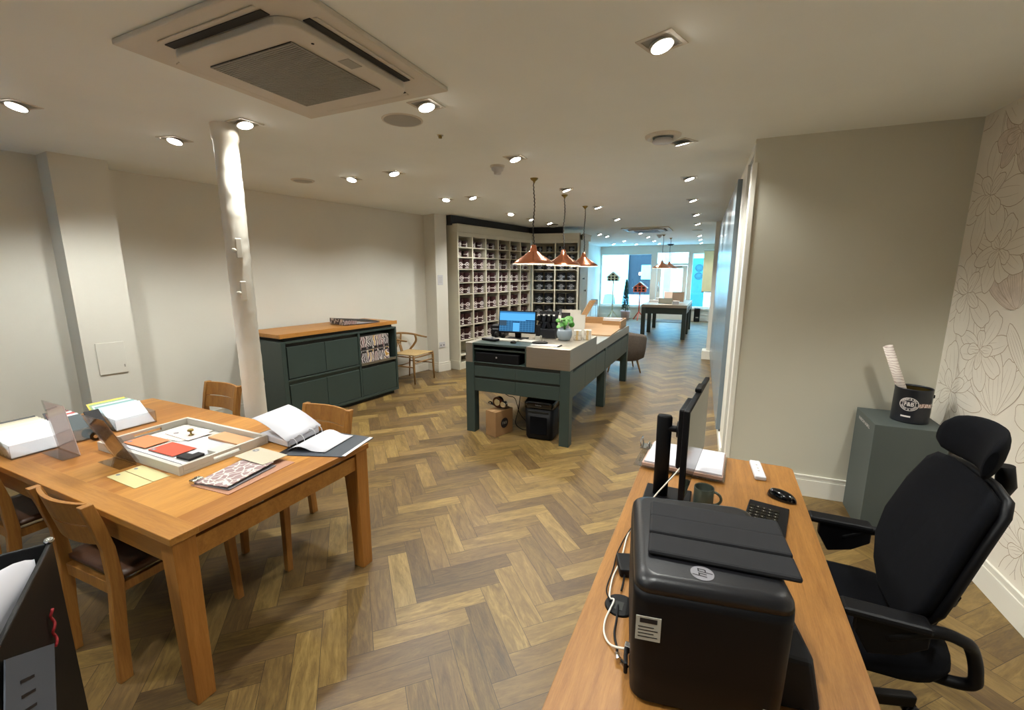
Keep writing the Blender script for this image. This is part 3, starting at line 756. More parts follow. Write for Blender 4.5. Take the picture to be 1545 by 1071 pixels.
# ================================================================== TIN SHELVES
ZS = [.256, .516, .780, 1.044, 1.326, 1.524, 1.752, 1.953, 2.12, 2.297]
def shelving(name, label, loc, rz, n, cw, cornice_side):
    t = thing(name, label, 'shelf unit', loc, rz); W_ = n * cw
    D = .33
    MB().box(-.02, 0.012, 0, D, 0, 2.36).build('side_panel', 'shelfw', t, bevel=.002); MB().box(W_ - .012, W_ + (.03 if cornice_side else 0), 0, D, 0, 2.36).build('side_panel', 'shelfw', t, bevel=.002)
    for i in range(1, n):
        MB().box(i * cw - .014, i * cw + .014, 0, D - .02, .12, 2.31).build('divider', 'shelfw', t, bevel=.002)
    for i in range(n):
        for z in ZS[:-1]:
            MB().box(i * cw + .0145, (i + 1) * cw - .0145, .006, D - .02, z - .016, z).build('shelf_board', 'shelfw', t)
    MB().box(0.013, W_ - .013, D - .018, D, .1, 2.31).build('back_board', 'shelfw', t)
    MB().box(0.013, W_ - .013, 0, D - .02, 2.297, 2.36).build('top_rail', 'shelfw', t)
    MB().box(0, W_, .01, D - .03, 0, .12).build('plinth', 'shelfw', t)
    b = MB(); b.box(-.03, W_ + (.03 if cornice_side else .01), -.02, D, 2.36, 2.47); b.box(-.045, W_ + (.045 if cornice_side else .01), -.035, D, 2.47, 2.49); b.build('cornice', 'shelfw', t, bevel=.004)
    b = MB(); b.box(-.035, -.0205, -.008, D, 0, .16); b.build('skirting', 'shelfw', t, bevel=.002)
    return t
rzA = math.atan2(.9875, .1575); rzB = math.atan2(.269, .963)
shelving('tin_shelf_unit', 'tall cream shelf unit full of maroon paint tins beside the wall pier', (-4.02, 6.51, 0), rzA, 6, .388, False)
shelving('tin_shelf_unit', 'tall cream shelf unit of black paint tins behind the copper lamps', (-3.63, 8.87, 0), rzB, 2, .475, True)

def wrap(r, s, z, off=.0008):
    a = s / r; return ((r + off) * sin(a), -(r + off) * cos(a), z)
def tin(r, h, body, lab, idx):
    t = thing('paint_tin', '', 'paint tin')
    MB().lathe([(0, 0), (r, 0), (r * 1.02, .003), (r, .007), (r, h - .008), (r * 1.03, h - .004), (r * 1.03, h), (r * .9, h), (r * .88, h - .006), (0, h - .006)], 20).build('body', body, t)
    b = MB()
    z0, z1 = h * .36, h * .56
    def patch(s0, s1, a, c, off=.0008):
        n = 8; vs = [(b.v(wrap(r, s0 + (s1 - s0) * i / n, a, off)), b.v(wrap(r, s0 + (s1 - s0) * i / n, c, off))) for i in range(n + 1)]
        for p, q in zip(vs, vs[1:]): b.face([p[0], q[0], q[1], p[1]], True)
    patch(r * .35, r * 1.45, z0, z1); patch(-r * 1.5, -r * .45, h * .42, h * .50)
    patch(-r * .5, r * .5, h * .08, h * .17)
    n = 18; ro, ri = r * .46, r * .33; zc = h * .46
    O = [b.v(wrap(r, ro * cos(2 * pi * i / n), zc + ro * sin(2 * pi * i / n), .0012)) for i in range(n)]
    I = [b.v(wrap(r, ri * cos(2 * pi * i / n), zc + ri * sin(2 * pi * i / n), .0012)) for i in range(n)]
    for i in range(n): b.face([O[i], O[(i+1) % n], I[(i+1) % n], I[i]], True)
    patch(-r * .2, r * .2, zc - r * .12, zc + r * .12, .0012)
    b.build('label', lab, t)
    return t
protos = {}
ordn = ['bottom', 'second lowest', 'third lowest', 'fourth lowest', 'fifth lowest', 'fourth highest', 'third highest', 'second highest', 'top']
coln = ['first', 'second', 'third', 'fourth', 'fifth', 'sixth']
def put_tin(kind, r, h, body, lab, loc, rz, label, group):
    k = (kind, r)
    if k not in protos: o = protos[k] = tin(r, h, body, lab, 0)
    else: o = copytree(protos[k])
    o.location = loc; o.rotation_euler[2] = rz; o['label'] = label; o['group'] = group
rt_ = random.Random(5)
for c in range(6):
    for rI in range(1, 9):
        z = ZS[rI]; gap = ZS[rI+1] - z - .016
        small = rI >= 7
        r, h = (.058, .105) if small else ((.082, .165) if gap < .24 else (.084, .195))
        if rI < 2 and c > 2: continue
        for k in (0, 1):
            lx = c * .388 + (.105 if k == 0 else .285); ly = .10 + rt_.uniform(-.01, .012)
            u = Vector((cos(rzA), sin(rzA), 0)); n = Vector((-sin(rzA), cos(rzA), 0)); p = Vector((-4.02, 6.51, z + .0005)) + u * lx + n * ly
            put_tin('m', r, h, 'maroon', 'tinlab', p, rzA + rt_.uniform(-.35, .25), 'maroon %stin, %s of its pair, %s row, %s column from pier' % ('sample ' if small else '', ('nearer', 'farther')[k], ordn[rI], coln[c]), 'maroon paint tins in the tall shelf unit')
for c in range(2):
    for rI in range(2, 9):
        z = ZS[rI]; gap = ZS[rI+1] - z - .016; small = rI >= 7
        r, h = (.062, .11) if small else ((.085, .165) if gap < .24 else (.088, .2))
        for k in (0, 1):
            lx = c * .475 + (.13 if k == 0 else .34); ly = .11
            u = Vector((cos(rzB), sin(rzB), 0)); n = Vector((-sin(rzB), cos(rzB), 0)); p = Vector((-3.63, 8.87, z + .0005)) + u * lx + n * ly
            put_tin('n', r, h, 'navy', 'tinlabg', p, rzB + rt_.uniform(-.1, .3), 'black %stin behind copper lamps, %s row, %s from the shelf corner' % ('sample ' if small else '', ordn[rI], ('first', 'second', 'third', 'fourth')[c * 2 + k]), 'black paint tins behind the copper lamps')

# tall cupboard end, book shelf beyond
t = thing('tall_cupboard', 'tall pale cupboard end with two coat hooks beyond the black tins', 'cupboard', (-2.69, 9.14, 0))
MB().prism([(.02, .02), (.02, .64), (-.9, .64), (-.9, .16), (-.075, .345)], 0, 2.36).build('body', 'shelfw', t, bevel=.003)
b = MB(); b.prism([(.055, .04), (.055, .67), (-.9, .67), (-.9, .17), (-.07, .36)], 2.36, 2.47); b.prism([(.07, .04), (.07, .69), (-.9, .69), (-.9, .17), (-.07, .36)], 2.47, 2.49); b.build('cornice', 'shelfw', t, bevel=.004)
for y, z in ((.22, 1.56), (.36, 1.30)):
    b = MB(); b.cyl((.02, y, z), (.05, y, z), .008); b.cyl((.05, y, z), (.06, y, z), .02); b.build('coat_hook', 'ink', t)
t = thing('open_bookcase', 'narrow open bookcase standing past the tall cupboard', 'bookcase', (-3.05, 10.75, 0))
b = MB(); b.box(-.5, .0, 0, .02, 0, 2.1); b.box(-.5, 0, .3, .32, 0, 2.1); b.box(-.5, -.48, .02, .3, 0, 2.1); b.build('carcass', 'shelfw', t)
for z in (.1, .55, .95, 1.3, 1.65, 2.08): MB().box(-.48, 0, .02, .3, z - .02, z).build('shelf_board', 'white', t)
def blob_plant(loc, label, r=.13, pot='potgrey', n=26, name='potted_plant', ph=.12, leaf=.05, seed=1):
    t = thing(name, label, 'plant', loc); rr = random.Random(seed)
    MB().lathe([(0, 0), (ph * .55, 0), (ph * .72, ph * .5), (ph * .7, ph), (ph * .62, ph), (ph * .6, ph * .85), (0, ph * .85)], 20).build('pot', pot, t)
    b = MB(); L = MB()
    for i in range(n):
        a = rr.random() * 6.28; q = rr.uniform(.2, 1) * r; zt = ph + rr.uniform(.03, r * 1.3)
        p0 = Vector((0, 0, ph * .8)); p2 = Vector((cos(a) * q, sin(a) * q, zt)); L.tube(qbez(p0, (p2.x * .4, p2.y * .4, zt), p2, 5), .002, 5)
        nrm = Vector((rr.uniform(-.6, .6), rr.uniform(-.9, .1), 1)).normalized(); x = nrm.orthogonal().normalized(); y = nrm.cross(x); s = leaf * rr.uniform(.7, 1.2)
        rows = []
        for ring, dz in ((.05, .0), (.6, .006), (1, 0)):
            rows.append([p2 + x * cos(t_) * s * ring + y * sin(t_) * s * ring * .85 + nrm * dz for t_ in [k * pi / 6 for k in range(12)]])
        b.grid(rows, True, True)
    L.build('stems', 'leaf', t); b.build('leaves', 'leaf', t); return t
blob_plant((-3.2, 10.91, .951), 'green trailing plant on the narrow bookcase past the cupboard', .09, 'white', 20, seed=4)

# ================================================================== COUNTER
def counter():
    t = thing('shop_counter', 'long dark green counter table with steel worktop in the middle of the shop', 'counter', (-1.79, 3.93, 0))
    X0, X1 = -.575, .575      # world -2.365 .. -1.215
    LEN = 3.04
    for x in (X0, X1 - .10):
        for (ya, yb) in ((0, .10), (1.46, 1.56), (2.94, 3.04)):
            MB().box(x, x + .10, ya, yb, 0, .768).build('leg', 'green', t, bevel=.003)
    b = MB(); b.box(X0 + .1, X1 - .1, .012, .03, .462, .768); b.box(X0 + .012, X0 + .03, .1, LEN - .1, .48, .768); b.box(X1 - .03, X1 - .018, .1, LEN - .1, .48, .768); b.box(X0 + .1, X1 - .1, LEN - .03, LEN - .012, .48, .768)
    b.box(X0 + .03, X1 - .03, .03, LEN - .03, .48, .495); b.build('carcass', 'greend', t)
    xm = (X0 + X1) / 2
    for (xa, xb) in ((X0 + .102, xm - .001), (xm + .001, X1 - .102)):
        for (za, zb) in ((.625, .735), (.465, .60)):
            MB().box(xa, xb, 0.003, .02, za, zb).build('drawer', 'green', t, bevel=.002)
    for side in (-1, 1):
        xs = X0 + .002 if side < 0 else X1 - .02
        for (ya, yb, n) in ((.102, 1.458, 3), (1.562, 2.938, 3)):
            for i in range(n):
                w_ = (yb - ya) / n; MB().box(xs, xs + .018, ya + i * w_ + .001, ya + (i + 1) * w_ - .001, .482, .735).build('drawer', 'green', t, bevel=.002)
    # steel block with cut out for the till bay, then the lower worktop
    XA, XB = X0 + .085, X0 + .695
    b = MB(); b.box(XB, X1, 0, 1.0, .77, .977); b.box(X0, XA, 0, 1.0, .77, .977); b.box(XA, XB, .45, 1.0, .77, .977); b.build('steel_block', 'steel', t, bevel=.004)
    MB().box(X0, X1, 1.0, LEN, .77, .882).build('steel_worktop', 'steely', t, bevel=.004)
    b = MB(); b.box(XA, XB, .0, .45, .77, .778); b.box(XA, XA + .014, 0, .45, .778, .96); b.box(XB - .014, XB, 0, .45, .778, .96); b.box(XA, XB, .0, .45, .955, .978); b.box(XA + .014, XB - .014, .012, .45, .905, .92); b.build('till_bay', 'green', t, bevel=.003)
    MB().box(XA + .014, XB - .014, .42, .448, .778, .955).build('bay_back', 'greend', t)
    # cash drawer in the bay
    d = thing('cash_drawer', 'black metal cash drawer with a key lock in the counter end', 'cash drawer', (-1.79 + XA + .03, 3.945, .779))
    MB().box(0, .50, .0, .38, .0, .10).build('body', 'black', d, bevel=.003); MB().box(.005, .495, -.012, -.0, .005, .095).build('front', 'black', d, bevel=.002)
    MB().cyl((.25, -.018, .06), (.25, -.011, .06), .009).build('lock', 'chrome', d)
counter()
ZT = .978
def screen_mat():
    a = N('till_screen'); tc = a.n('ShaderNodeTexCoord'); sp = a.n('ShaderNodeSeparateXYZ'); a.l(tc.outputs['Object'], sp.inputs[0])
    x, z = sp.outputs[0], sp.outputs[2]      # x -.2 .. .2, z 0 .. .21 (screen plane)
    top = a.math('GREATER_THAN', z, .118); rbar = a.math('MULTIPLY', a.math('GREATER_THAN', x, .10), a.math('MULTIPLY', a.math('GREATER_THAN', z, .118), a.math('LESS_THAN', z, .128)))
    cen = a.math('MULTIPLY', a.math('GREATER_THAN', x, -.045), a.math('MULTIPLY', a.math('LESS_THAN', x, .03), a.math('LESS_THAN', z, .105)))
    gx = a.math('LESS_THAN', a.math('FRACT', a.math('MULTIPLY', x, 30)), .12); gz = a.math('LESS_THAN', a.math('FRACT', a.math('MULTIPLY', z, 45)), .14); g = a.math('MAXIMUM', gx, gz)
    c = a.mix(g, rgb('#2f5f86'), rgb('#4b86b4'))
    lf = a.math('MULTIPLY', a.math('LESS_THAN', x, -.12), a.math('GREATER_THAN', z, .06)); c = a.mix(lf, c, rgb('#3a4f60'))
    c = a.mix(cen, c, rgb('#5db0f0')); c = a.mix(top, c, rgb('#5aaeee')); c = a.mix(rbar, c, rgb('#1d3f66'))
    hd = a.math('GREATER_THAN', z, .196); c = a.mix(hd, c, rgb('#3b7fb8'))
    hd = a.math('MULTIPLY', cen, a.math('GREATER_THAN', z, .095)); c = a.mix(hd, c, rgb('#18365c'))
    e = a.n('ShaderNodeEmission'); a.l(c, e.inputs[0]); e.inputs[1].default_value = 1.15; a.l(e.outputs[0], a.out.inputs[0]); return a.m
def till():
    t = thing('till_monitor', 'black till monitor showing a bright blue screen on the counter', 'monitor', (-1.955, 4.33, ZT), R(4))
    MB().box(-.11, .11, -.06, .10, 0, .012).build('base', 'black', t, bevel=.004)
    MB().bar((0, .055, .012), (0, .035, .20), .07, .022).build('stand', 'black', t, bevel=.004)
    s = MB(); m = Matrix.Translation((0, .0, .085)) @ Matrix.Rotation(R(-7), 4, 'X')
    s.box(-.215, .215, 0, .03, -.018, .225, m); s.build('housing', 'black', t, bevel=.004)
    sc = MB().box(-.203, .203, -.0015, -.0005, 0, .213).build('screen', screen_mat(), t); sc.location = (0, 0, .085); sc.rotation_euler[0] = R(-7)
    # keyboard
    k = thing('keyboard', 'flat light grey keyboard under the till monitor', 'keyboard', (-2.03, 4.14, ZT), R(4)); MB().box(-.16, .16, 0, .11, 0, .012).build('body', 'grey', k, bevel=.003)
    b = MB()
    for i in range(14):
        for j in range(4): b.box(-.15 + i * .0215, -.15 + i * .0215 + .018, .01 + j * .024, .01 + j * .024 + .019, .012, .016)
    b.build('keys', 'acw', k)
    k = thing('notepad', 'light grey notepad in front of the till screen stand', 'notepad', (-1.79, 4.17, ZT), R(-8)); MB().box(-.08, .10, 0, .12, 0, .012).build('pages', 'traywhite', k); MB().box(-.083, .103, -.003, .123, -.0, .003).build('cover', 'black', k)
    k = thing('headset', 'black headset lying beside the till screen base', 'headset', (-2.155, 4.325, ZT))
    for s in (-1, 1): MB().cyl((s * .04 - .015, 0, .035), (s * .04 + .015, 0, .035), .034, .03, 18).build('ear_pad', 'leather', k)
    MB().tube([(-.05 * cos(a), .02 + .05 * sin(a) * .4, .035 + .055 * sin(a)) for a in [i * pi / 12 for i in range(13)]], .005).build('headband', 'black', k)
    k = thing('card_terminal', 'black card terminal lying on the till bay corner', 'card terminal', (-2.17, 4.12, ZT), R(-12)); b = MB(); b.slab3([(-.09, -.04, .004), (.10, -.04, .004), (.10, .04, .004), (-.09, .04, .004)], .022); b.build('body', 'black', k, bevel=.008); MB().box(-.06, .02, -.025, .025, .026, .029).build('keypad', 'greyl', k)
    k = thing('receipt_printer', 'squat black receipt printer behind the till screen', 'receipt printer', (-2.24, 4.50, ZT), R(8)); MB().box(-.08, .08, -.09, .09, 0, .13).build('body', 'black', k, bevel=.012); MB().box(-.06, .06, -.092, -.088, .08, .095).build('paper_slot', 'greyl', k)
    k = thing('computer_mouse', 'small black computer mouse at the front of the till bay', 'mouse', (-1.87, 4.06, ZT)); MB().lathe([(0, 0), (.03, 0), (.033, .008), (.026, .022), (.012, .03), (0, .031)], 18).build('shell', 'blackg', k); MB().tube([(0, .03, .008), (.0, .07, .006), (.02, .11, .004)], .002, 5).build('cable', 'black', k)
    k = thing('phone_handset', 'upright cordless phone handset in a silver cradle on the counter', 'phone', (-1.70, 4.33, ZT)); MB().box(-.032, .032, -.03, .03, 0, .055).build('cradle', 'grey', k, bevel=.006); MB().slab3([(-.024, -.01, .04), (.024, -.01, .04), (.024, .012, .17), (-.024, .012, .17)], .02).build('handset', 'black', k, bevel=.006); MB().slab3([(-.02, -.0125, .11), (.02, -.0125, .11), (.02, -.003, .155), (-.02, -.003, .155)], -.002).build('display', 'greyl', k); MB().cyl((0, -.02, .075), (0, -.012, .075), .010).build('button', 'acw', k)
    # counter display of tools and cards
    k = thing('tool_display', 'black counter display of hanging paint brushes and tin openers', 'display', (-1.70, 4.60, ZT), R(3))
    MB().box(-.11, .11, -.06, .06, 0, .10).build('box_base', 'navy', k, bevel=.004); MB().slab3([(-.11, .03, .10), (.11, .03, .10), (.11, .06, .29), (-.11, .06, .29)], .008).build('back_card', 'navy', k)
    rr = random.Random(2)
    for i in range(8):
        x = -.09 + (i % 4) * .058; z = .13 + (i // 4) * .085
        MB().slab3([(x - .018, -.02, z - .03), (x + .018, -.03, z - .03), (x + .024, .02, z + .05), (x - .012, .025, z + .05)], .012).build('packet', ('black', 'greyl')[(i * 3) % 5 == 0], k) if False else MB().box(x - .02, x + .02, -.03, .02, z - .03, z + .045, Matrix.Translation((x, 0, z)) @ Matrix.Rotation(R(rr.uniform(-22, 22)), 4, 'Y') @ Matrix.Translation((-x, 0, -z))).build('packet', ('black', 'navy')[i % 2], k, bevel=.002)
    for i in range(4):
        x = -.09 + i * .058; MB().box(x - .012, x + .012, -.033, -.030, .245, .26).build('price_tag', 'white', k)
    k = thing('leaflet_holder', 'white upright leaflet stand behind the potted plant', 'leaflet stand', (-1.47, 4.78, ZT), R(4)); MB().slab3([(-.13, .0, 0), (.09, .0, 0), (.09, .05, .30), (-.13, .05, .30)], .004).build('backing_card', 'traywhite', k); MB().slab3([(.02, -.03, 0), (.15, -.03, 0), (.15, .01, .25), (.02, .01, .25)], .003).build('leaflet', 'traywhite', k); MB().slab3([(-.12, -.022, .17), (-.02, -.022, .17), (-.02, -.005, .27), (-.12, -.005, .27)], .003).build('dark_photo', 'ink', k); MB().slab3([(-.12, -.03, .02), (-.03, -.03, .02), (-.03, -.02, .15), (-.12, -.02, .15)], .003).build('pale_photo', 'greyl', k); MB().cyl((-.135, -.03, 0), (-.135, -.03, .28), .003).build('rod', 'chrome', k)
    p = thing('potted_plant', 'bright green leafy plant in a blue-grey round pot on the counter', 'plant', (-1.465, 4.50, ZT))
    MB().lathe([(0, 0), (.055, 0), (.075, .03), (.084, .065), (.080, .10), (.073, .118), (.067, .118), (.068, .10), (0, .10)], 32).build('pot', 'potgrey', p); MB().cyl((0, 0, .10), (0, 0, .106), .066).build('soil', 'soil', p)
    st = MB(); lf = MB(); rr = random.Random(5)
    for i in range(15):
        a = rr.uniform(0, 6.28); q = rr.uniform(.03, .10); zt = rr.uniform(.15, .235)
        c = Vector((cos(a) * q + .01, sin(a) * q, zt)); st.tube(qbez((0, 0, .10), (c.x * .3, c.y * .3, zt), c, 6), .0022, 5)
        nrm = Vector((rr.uniform(-.5, .5), rr.uniform(-1.2, -.2), rr.uniform(.4, 1))).normalized(); x = nrm.orthogonal().normalized(); y = nrm.cross(x); s = rr.uniform(.022, .034)
        lf.grid([[c + x * cos(k * pi / 7) * s * g + y * sin(k * pi / 7) * s * g + nrm * dz for k in range(14)] for g, dz in ((.05, .0), (.6, .004), (1, -.002))], True, True)
    st.build('stems', 'leaf', p); lf.build('leaves', 'leaf', p)
    stone = marble('tile_swirl', '#a89a86', '#d9d2c4', '#8c7c68', 30)
    cs = [('#d8d0c0', 0), ('#b8a58c', 1), ('#a9aaa6', 2), ('#cfc4b4', 3)]
    for j in range(2):
        for i in range(2):
            k = thing('sample_box', 'small %s wrapped box, %s pair, %s, beside the potted plant' % (('cream swirled', 'tan swirled')[(i + j) % 2], ('lower', 'upper')[j], ('nearer the plant', 'farther from the plant')[i]), 'box', (-1.345 + i * .092, 4.585 + i * .07, ZT + j * .052), R(8 + 5 * j + 3 * i), 'wrapped sample boxes by the plant')
            MB().box(-.04, .04, -.04, .06, 0, .05).build('carton', (stone, 'traywhite')[(i + j) % 2], k, bevel=.003); MB().box(-.012, .012, -.0408, -.0401, .0, .05).build('band', ('#', 'cord')[1], k)
    k = thing('order_pad', 'white order pad with black edge at the counter corner', 'pad', (-1.50, 4.08, ZT), R(-4)); MB().box(-.17, .12, -.045, .05, 0, .005).build('sheets', 'white', k); MB().box(.12, .135, -.045, .05, 0, .008).build('binding', 'black', k)
    k = thing('glasses_case', 'black zipped case lying on the white order pad', 'case', (-1.60, 4.12, ZT + .0055), R(22)); MB().lathe([(0, 0), (.9, .0), (1, .2), (.9, .6), (.5, .9), (0, 1)], 20).build('body', 'leather', k); k.scale = (.085, .04, .032)
till()

def wooden_tray():
    t = thing('display_tray', 'open light wooden display box standing on the low steel worktop', 'display box', (-1.60, 6.33, .883), R(2))
    MB().box(-.30, .36, -.70, .62, 0, .012).build('base_board', 'tray', t)
    b = MB(); b.box(-.30, .36, .60, .62, .012, .11); b.box(.34, .36, .10, .60, .012, .11); b.box(-.30, -.28, -.10, .60, .012, .06); b.build('rim', 'tray', t, bevel=.002)
    MB().slab3([(-.26, -.28, .012), (-.18, -.22, .012), (-.02, .10, .40), (-.10, .04, .40)], .02).build('raised_lid', 'tray', t, bevel=.003)
    k = thing('colour_card_rack', 'row of pale colour cards standing in the wooden display box', 'colour cards', (-1.45, 6.80, .896)); MB().box(-.14, .14, -.01, .10, 0, .10).build('cards', 'white', k, bevel=.002); MB().box(-.15, .15, -.015, -.011, 0, .06).build('front_lip', 'tray', k)
    k = thing('sample_case', 'grey folding sample case beside the raised wooden lid', 'case', (-2.05, 5.95, .883), R(20)); MB().slab3([(-.04, -.08, 0), (.04, -.08, 0), (.07, .06, .16), (-.0, .06, .16)], .06).build('case_body', 'grey', k, bevel=.006); MB().box(-.05, .07, -.09, .12, 0, .012).build('case_base', 'black', k)
wooden_tray()

def under_counter():
    t = thing('carton', 'brown cardboard box with round logo under the counter end', 'cardboard box', (-2.015, 4.02, 0), R(72))
    b = MB(); b.box(-.13, .13, -.075, .075, 0, .27); b.build('box', 'carton', t, bevel=.003)
    MB().box(-.132, .132, -.02, .02, .2702, .2712).build('tape', 'tray', t)
    L = MB()
    n = 30; o_ = [L.v((.0 + .055 * cos(2 * pi * i / n), -.0765, .13 + .055 * sin(2 * pi * i / n))) for i in range(n)]; L.face(o_); o = L.build('round_logo', 'ink', t)
    me = text_mesh('F&B', .042); b = MB(); b.mesh_in(me, lambda v: (v.x, -.0772, .13 + v.y)); b.build('logo_letters', 'grey', o)
    t = thing('tape_gun', 'dark brown and chrome tape dispenser sitting on the cardboard box', 'tape dispenser', (-2.03, 4.03, .278), R(-12))
    MB().cyl((0, -.025, .062), (0, .025, .062), .058, seg=28).build('tape_roll', paint('brown_tape', '#3a1a10', .25), t); MB().cyl((0, -.028, .062), (0, .028, .062), .036).build('core', 'chrome', t)
    b = MB(); b.tube(spline([(-.10, 0, .03), (-.06, 0, .02), (0, 0, .004), (.06, 0, .02), (.09, 0, .06)]), .012, 8); b.build('handle', 'black', t); MB().cyl((-.13, 0, .035), (-.095, 0, .03), .016).build('end_cap', 'chrome', t)
    MB().cyl((.075, -.026, .05), (.075, .026, .05), .03).build('guide_roller', 'chrome', t)
    t = thing('paper_shredder', 'tall black paper shredder bin under the counter', 'shredder', (-1.565, 4.12, 0), R(3))
    def rr_(w_, d_, r, z): 
        o = []
        for cx, cy, a0 in ((w_ - r, d_ - r, 0), (-w_ + r, d_ - r, 90), (-w_ + r, -d_ + r, 180), (w_ - r, -d_ + r, 270)):
            for k in range(6): a = R(a0 + 18 * k); o.append((cx + r * cos(a), cy + r * sin(a), z))
        return o
    b = MB(); V = b.grid([rr_(.135, .11, .04, .005), rr_(.145, .12, .045, .03), rr_(.155, .125, .045, .33)], True, True); b.face(V[0][::-1]); b.face(V[-1]); b.build('bin', 'black', t)
    b = MB(); V = b.grid([rr_(.160, .13, .05, .332), rr_(.162, .132, .05, .39), rr_(.135, .11, .05, .43)], True, True); b.face(V[0][::-1]); b.face(V[-1]); b.build('head', 'blackg', t)
    b = MB(); b.box(-.09, .09, -.128, -.122, .06, .25); b.build('front_window', 'mesh', t, bevel=.01); MB().box(-.11, .11, -.008, .008, .4302, .432).build('paper_slot', 'greend', t)
    b = MB(); me = text_mesh('Fellowes', .018); b.mesh_in(me, lambda v: (v.x, -.1335, .372 + v.y)); b.build('lettering', 'tinlabg', t)
    MB().box(-.11, .11, -.131, -.128, .29, .305).build('pull_groove', 'greend', t)
    t = thing('power_cable', 'black looped power cable hanging under the counter by the shredder', 'cable'); MB().tube(spline([(-1.80, 4.1, .47), (-1.80, 4.08, .40), (-1.83, 4.1, .25), (-1.87, 4.12, .10), (-1.83, 4.2, .008), (-1.72, 4.22, .008), (-1.66, 4.35, .008)]), .005, 6).build('lead', 'black', t); MB().box(-1.83, -1.77, 4.09, 4.15, .44, .478).build('plug', 'black', t, bevel=.004)
    t = thing('power_cable', 'thin dark cable rising behind the tape dispenser under the counter', 'cable'); MB().tube(spline([(-2.07, 4.2, .47), (-2.05, 4.2, .40), (-2.0, 4.22, .36), (-1.93, 4.24, .33), (-1.9, 4.3, .15), (-1.8, 4.35, .008)]), .004, 6).build('lead', 'black', t); MB().box(-2.09, -2.05, 4.18, 4.22, .455, .479).build('plug', 'black', t)
under_counter()

def armchair():
    t = thing('tub_armchair', 'low grey-brown tub armchair standing past the counter end', 'armchair', (-1.45, 7.75, 0), R(20))
    rows = []
    for u_ in range(0, 21):
        a = R(-115 + 230 * u_ / 20) ; hgt = .72 - .14 * abs(u_ - 10) / 10
        o = []
        for (r, z) in ((.30, .20), (.375, .24), (.40, .40), (.405, hgt - .06), (.385, hgt), (.345, hgt - .02), (.31, hgt - .10), (.27, .42), (.27, .24)):
            o.append((sin(a) * r, -cos(a) * r * .95, z))
        rows.append(o)
    b = MB(); b.grid(rows, True); b.face([b.v(p) for p in rows[0]]); b.face([b.v(p) for p in rows[-1]]); b.build('shell', 'brownfab', t)
    MB().lathe([(0, .20), (.27, .20), (.30, .24), (.30, .36), (.28, .42), (.2, .44), (0, .445)], 32).build('seat_cushion', 'brownfab', t)
    for x, y in ((-.22, -.22), (.22, -.22), (-.2, .2), (.2, .2)): MB().cyl((x, y, .21), (x * 1.25, y * 1.25, 0), .020, .011, 14).build('leg', 'ash', t)
armchair()

# ================================================================== STREET END
def far_table():
    t = thing('display_table', 'dark green table with steel top under the far copper lamps', 'table', (-1.225, 13.05, 0))
    X, Yd = .55, 1.20
    for x in (-X, X - .1):
        for y in (-Yd, -.05, Yd - .1): MB().box(x, x + .1, y, y + .1, 0, .80).build('leg', 'green', t, bevel=.003)
    b = MB(); b.box(-X + .1, X - .1, -Yd + .01, -Yd + .03, .64, .80); b.box(-X + .1, X - .1, Yd - .03, Yd - .01, .64, .80); b.box(-X + .01, -X + .03, -Yd + .1, Yd - .1, .64, .80); b.box(X - .03, X - .01, -Yd + .1, Yd - .1, .64, .80); b.build('apron', 'green', t)
    MB().box(-X - .005, X + .005, -Yd - .005, Yd + .005, .80, .872).build('steel_top', 'steel', t, bevel=.004)
far_table()
def small_book(x, y, w_, d_, h, col, label, rz=0, tilt=0, grp='books on the street-side table'):
    o = thing('book', label, 'book', (x, y, .8725 + (.020 if tilt else 0)), R(rz), grp)
    cov = paint('book_cover_' + col.strip('#'), col, .6)
    if tilt:
        m = Matrix.Rotation(R(tilt), 4, 'X')
        MB().box(-w_/2, w_/2, 0, .015, 0, h, m).build('cover', cov, o); MB().box(-w_/2 + .01, w_/2 - .004, .016, .03, .005, h - .006, m).build('pages', 'white', o)
    else:
        b = MB(); b.box(-w_/2, w_/2, -d_/2, d_/2, 0, .004); b.box(-w_/2, w_/2, -d_/2, d_/2, h - .004, h); b.box(-w_/2, -w_/2 + .004, -d_/2, d_/2, 0, h); b.build('cover', cov, o); MB().box(-w_/2 + .005, w_/2 - .006, -d_/2 + .005, d_/2 - .005, .004, h - .004).build('pages', 'white', o)
small_book(-1.24, 12.25, .34, .1, .16, '#5a5c4e', 'dark olive book propped on the street-side table front', 0, -38)
small_book(-.98, 12.9, .30, .1, .28, '#8a7462', 'striped brown pattern book standing on the street-side table', 0, -14)
small_book(-1.28, 13.4, .24, .1, .26, '#d9c4b8', 'pinkish book standing behind the others on the street-side table', 0, -14)
small_book(-.96, 12.15, .16, .2, .09, '#efe9e6', 'thick white book lying on the street-side table', 0)
small_book(-1.60, 12.9, .26, .2, .05, '#f0ece8', 'flat white book lying towards the window display on the table', 0)
small_book(-1.55, 13.6, .20, .2, .08, '#e2e2e4', 'pale book pile end on the table nearest the glass', 10)

